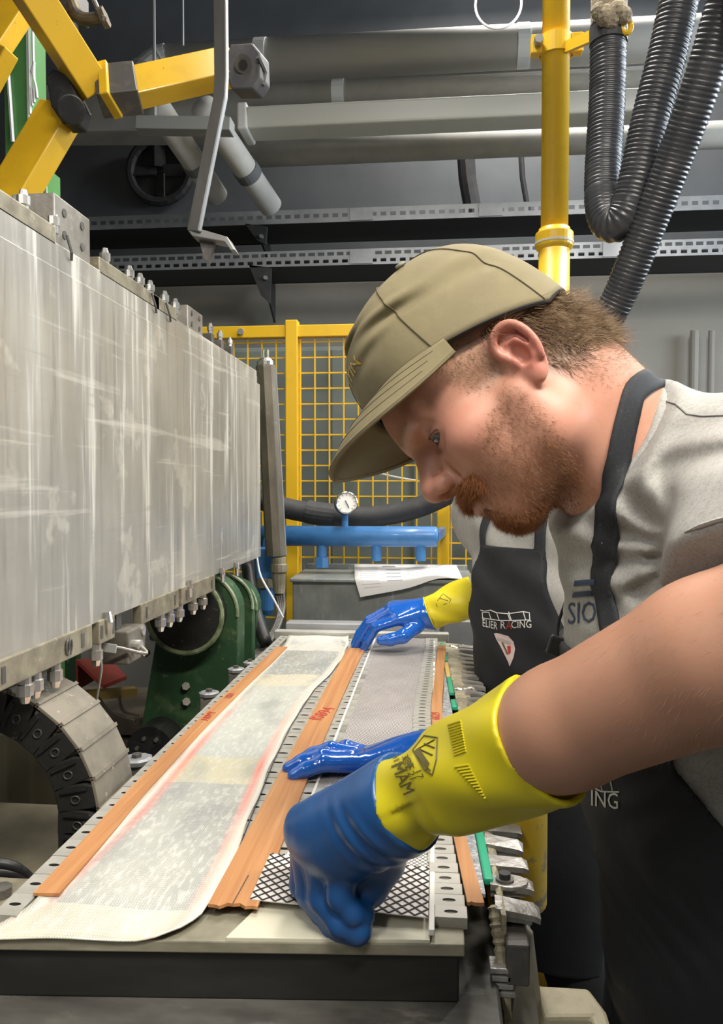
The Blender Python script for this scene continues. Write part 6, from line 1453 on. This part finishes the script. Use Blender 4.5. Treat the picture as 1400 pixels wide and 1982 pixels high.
def badge(scale, m, off, nm='badge', shift=(0, 0)):
    L_ = [(957, 1226), (962, 1238), (970, 1252), (978, 1268), (984, 1280), (987, 1289)]; R_ = [(963, 1225), (985, 1231), (995, 1242), (998, 1256), (995, 1272), (988, 1289)]
    cx, cy = 979, 1254; pix = []
    for i in range(11):
        t = i / 10 * 5; k = min(4, int(t)); fr_ = t - k; a_ = [L_[k][j] + (L_[k + 1][j] - L_[k][j]) * fr_ for j in (0, 1)]; b_ = [R_[k][j] + (R_[k + 1][j] - R_[k][j]) * fr_ for j in (0, 1)]
        for j in range(6): pix.append((cx + ((a_[0] + (b_[0] - a_[0]) * j / 5) - cx) * scale + shift[0], cy + ((a_[1] + (b_[1] - a_[1]) * j / 5) - cy) * scale + shift[1]))
    h_ = view_hit(apr2, pix, off, yv).tolist(); return put(nm, MB().grid([[Vector(h_[i * 6 + j]) for j in range(6)] for i in range(11)]), m, apron2_o)
badge(1.0, mat('badge_pink', (.62, .50, .48), .6), .0010)
view_patch('badge_mark', [(964, 1233), (990, 1243), (990, 1248), (965, 1238)], apr2, mat('badge_grey', (.40, .36, .34), .7), apron2_o, off=.002, y0=yv)
view_patch('badge_mark', [(983, 1250), (990, 1250), (990, 1263), (986, 1267)], apr2, MATS['red_print'], apron2_o, off=.002, y0=yv)
view_patch('badge_mark', [(972, 1243), (975, 1243), (985, 1265), (983, 1267)], apr2, M_print, apron2_o, off=.002, y0=yv)
# reaching glove
m2 = [P(772, 1200, 1.865), P(758, 1186, 1.885), P(757, 1178, 1.91), P(762, 1174, 1.935)]
f2_ = [[P(728, 1214, 1.862), P(712, 1240, 1.868), P(704, 1256, 1.872)], [P(716, 1208, 1.885), P(698, 1236, 1.89), P(687, 1256, 1.893)],
       [P(715, 1200, 1.912), P(696, 1226, 1.918), P(686, 1246, 1.92)], [P(724, 1196, 1.938), P(706, 1216, 1.942), P(698, 1232, 1.944)]]
t2_ = [P(808, 1212, 1.875), P(780, 1232, 1.845), P(757, 1238, 1.840), P(738, 1240, 1.842)]
k0, k1 = P(832, 1186, 1.903), P(922, 1152, 1.90); kx = (k1 - k0).normalized()
def glove2(p):
    d = hand_sdf(p, w2r, .031, m2, f2_, t2_, .022, .0105, .0150); d = sm(d, rc(p, w2r, k0, .033, .036), .01); return sx(d, (p - V3(k0)) @ V3(kx), .002)
vJ, fJ = polygonise(glove2, *bounds(m2 + sum(f2_, []) + t2_ + [k0], .05), .0032)
g2_o = put('glove', np_mesh('glove', vJ, fJ), M_gblue_wet_lit, man2)
def cuff2(p):
    x = p - V3(k0); s = x @ V3(kx); L_ = (k1 - k0).length; rad = np.linalg.norm(x - s[:, None] * V3(kx), axis=1); t = np.clip(s / L_, 0, 1)
    y_ = x @ V3(kx.cross(Vector((0, 0, 1))).normalized()); z_ = x @ V3((0, 0, 1)); an = np.arctan2(y_, z_)
    r_ = .0385 + .0145 * t + .0022 * np.sin(an * 3 + t * 4) + .002 * np.sin(an * 5 - 7 * t); return np.maximum(np.maximum(np.maximum((rad - r_) * .8, -s), s - L_), -np.maximum(rad - r_ + .007, L_ - .03 - s))
vK, fK = polygonise(cuff2, *bounds([k0, k1], .07), .0036)
put('glove_cuff', np_mesh('glove_cuff', vK, fK), M_gyel2, g2_o)
put('cuff_seam', MB().tube([Vector(k) for k in (np.array([k0 + (kx.orthogonal().normalized() * math.cos(a / 24 * 6.283) + kx.cross(kx.orthogonal().normalized()) * math.sin(a / 24 * 6.283)) * .040 for a in range(24)])).tolist()], .0018, 6, closed=True), M_gyel2, g2_o)
cs2 = lambda p: np.minimum(cuff2(p), rc(p, k0, k1, .03, .035))
for pix in ([(847, 1163), (858, 1149), (873, 1160), (870, 1167)], [(852, 1158), (868, 1163)], [(844, 1168), (847, 1175)], [(858, 1170), (866, 1168)]): vline('glove_print', pix, cs2, .0007, M_print, g2_o, 1.5)
# other glove, lowered at the side
m3 = [w2l + ff * .07 + rr_ * (.03 - .02 * k) + Vector((0, 0, -.02)) for k in range(4)]
f3_ = [[m + ff * .035 + Vector((0, 0, -.012)), m + ff * .055 + Vector((0, 0, -.03)), m + ff * .06 + Vector((0, 0, -.045))] for m in m3]
vL, fL = polygonise(lambda p: hand_sdf(p, w2l, .030, m3, f3_, [w2l + rr_ * .02, w2l + ff * .04 + rr_ * .055 + Vector((0, 0, -.02)), w2l + ff * .07 + rr_ * .06 + Vector((0, 0, -.03))], .02, .0105, .015), *bounds(m3 + sum(f3_, []) + [w2l], .05), .005)
g3_o = put('glove', np_mesh('glove', vL, fL), M_gblue_wet_lit, man2)
ka, kb = w2l, w2l.lerp(e2l, .45); kk = (kb - ka).normalized()
vM, fM = polygonise(lambda p: cuff_simple(p, ka, kb, kk, .036, .048), *bounds([ka, kb], .06), .005)
put('glove_cuff', np_mesh('glove_cuff', vM, fM), M_gyel2, g3_o)
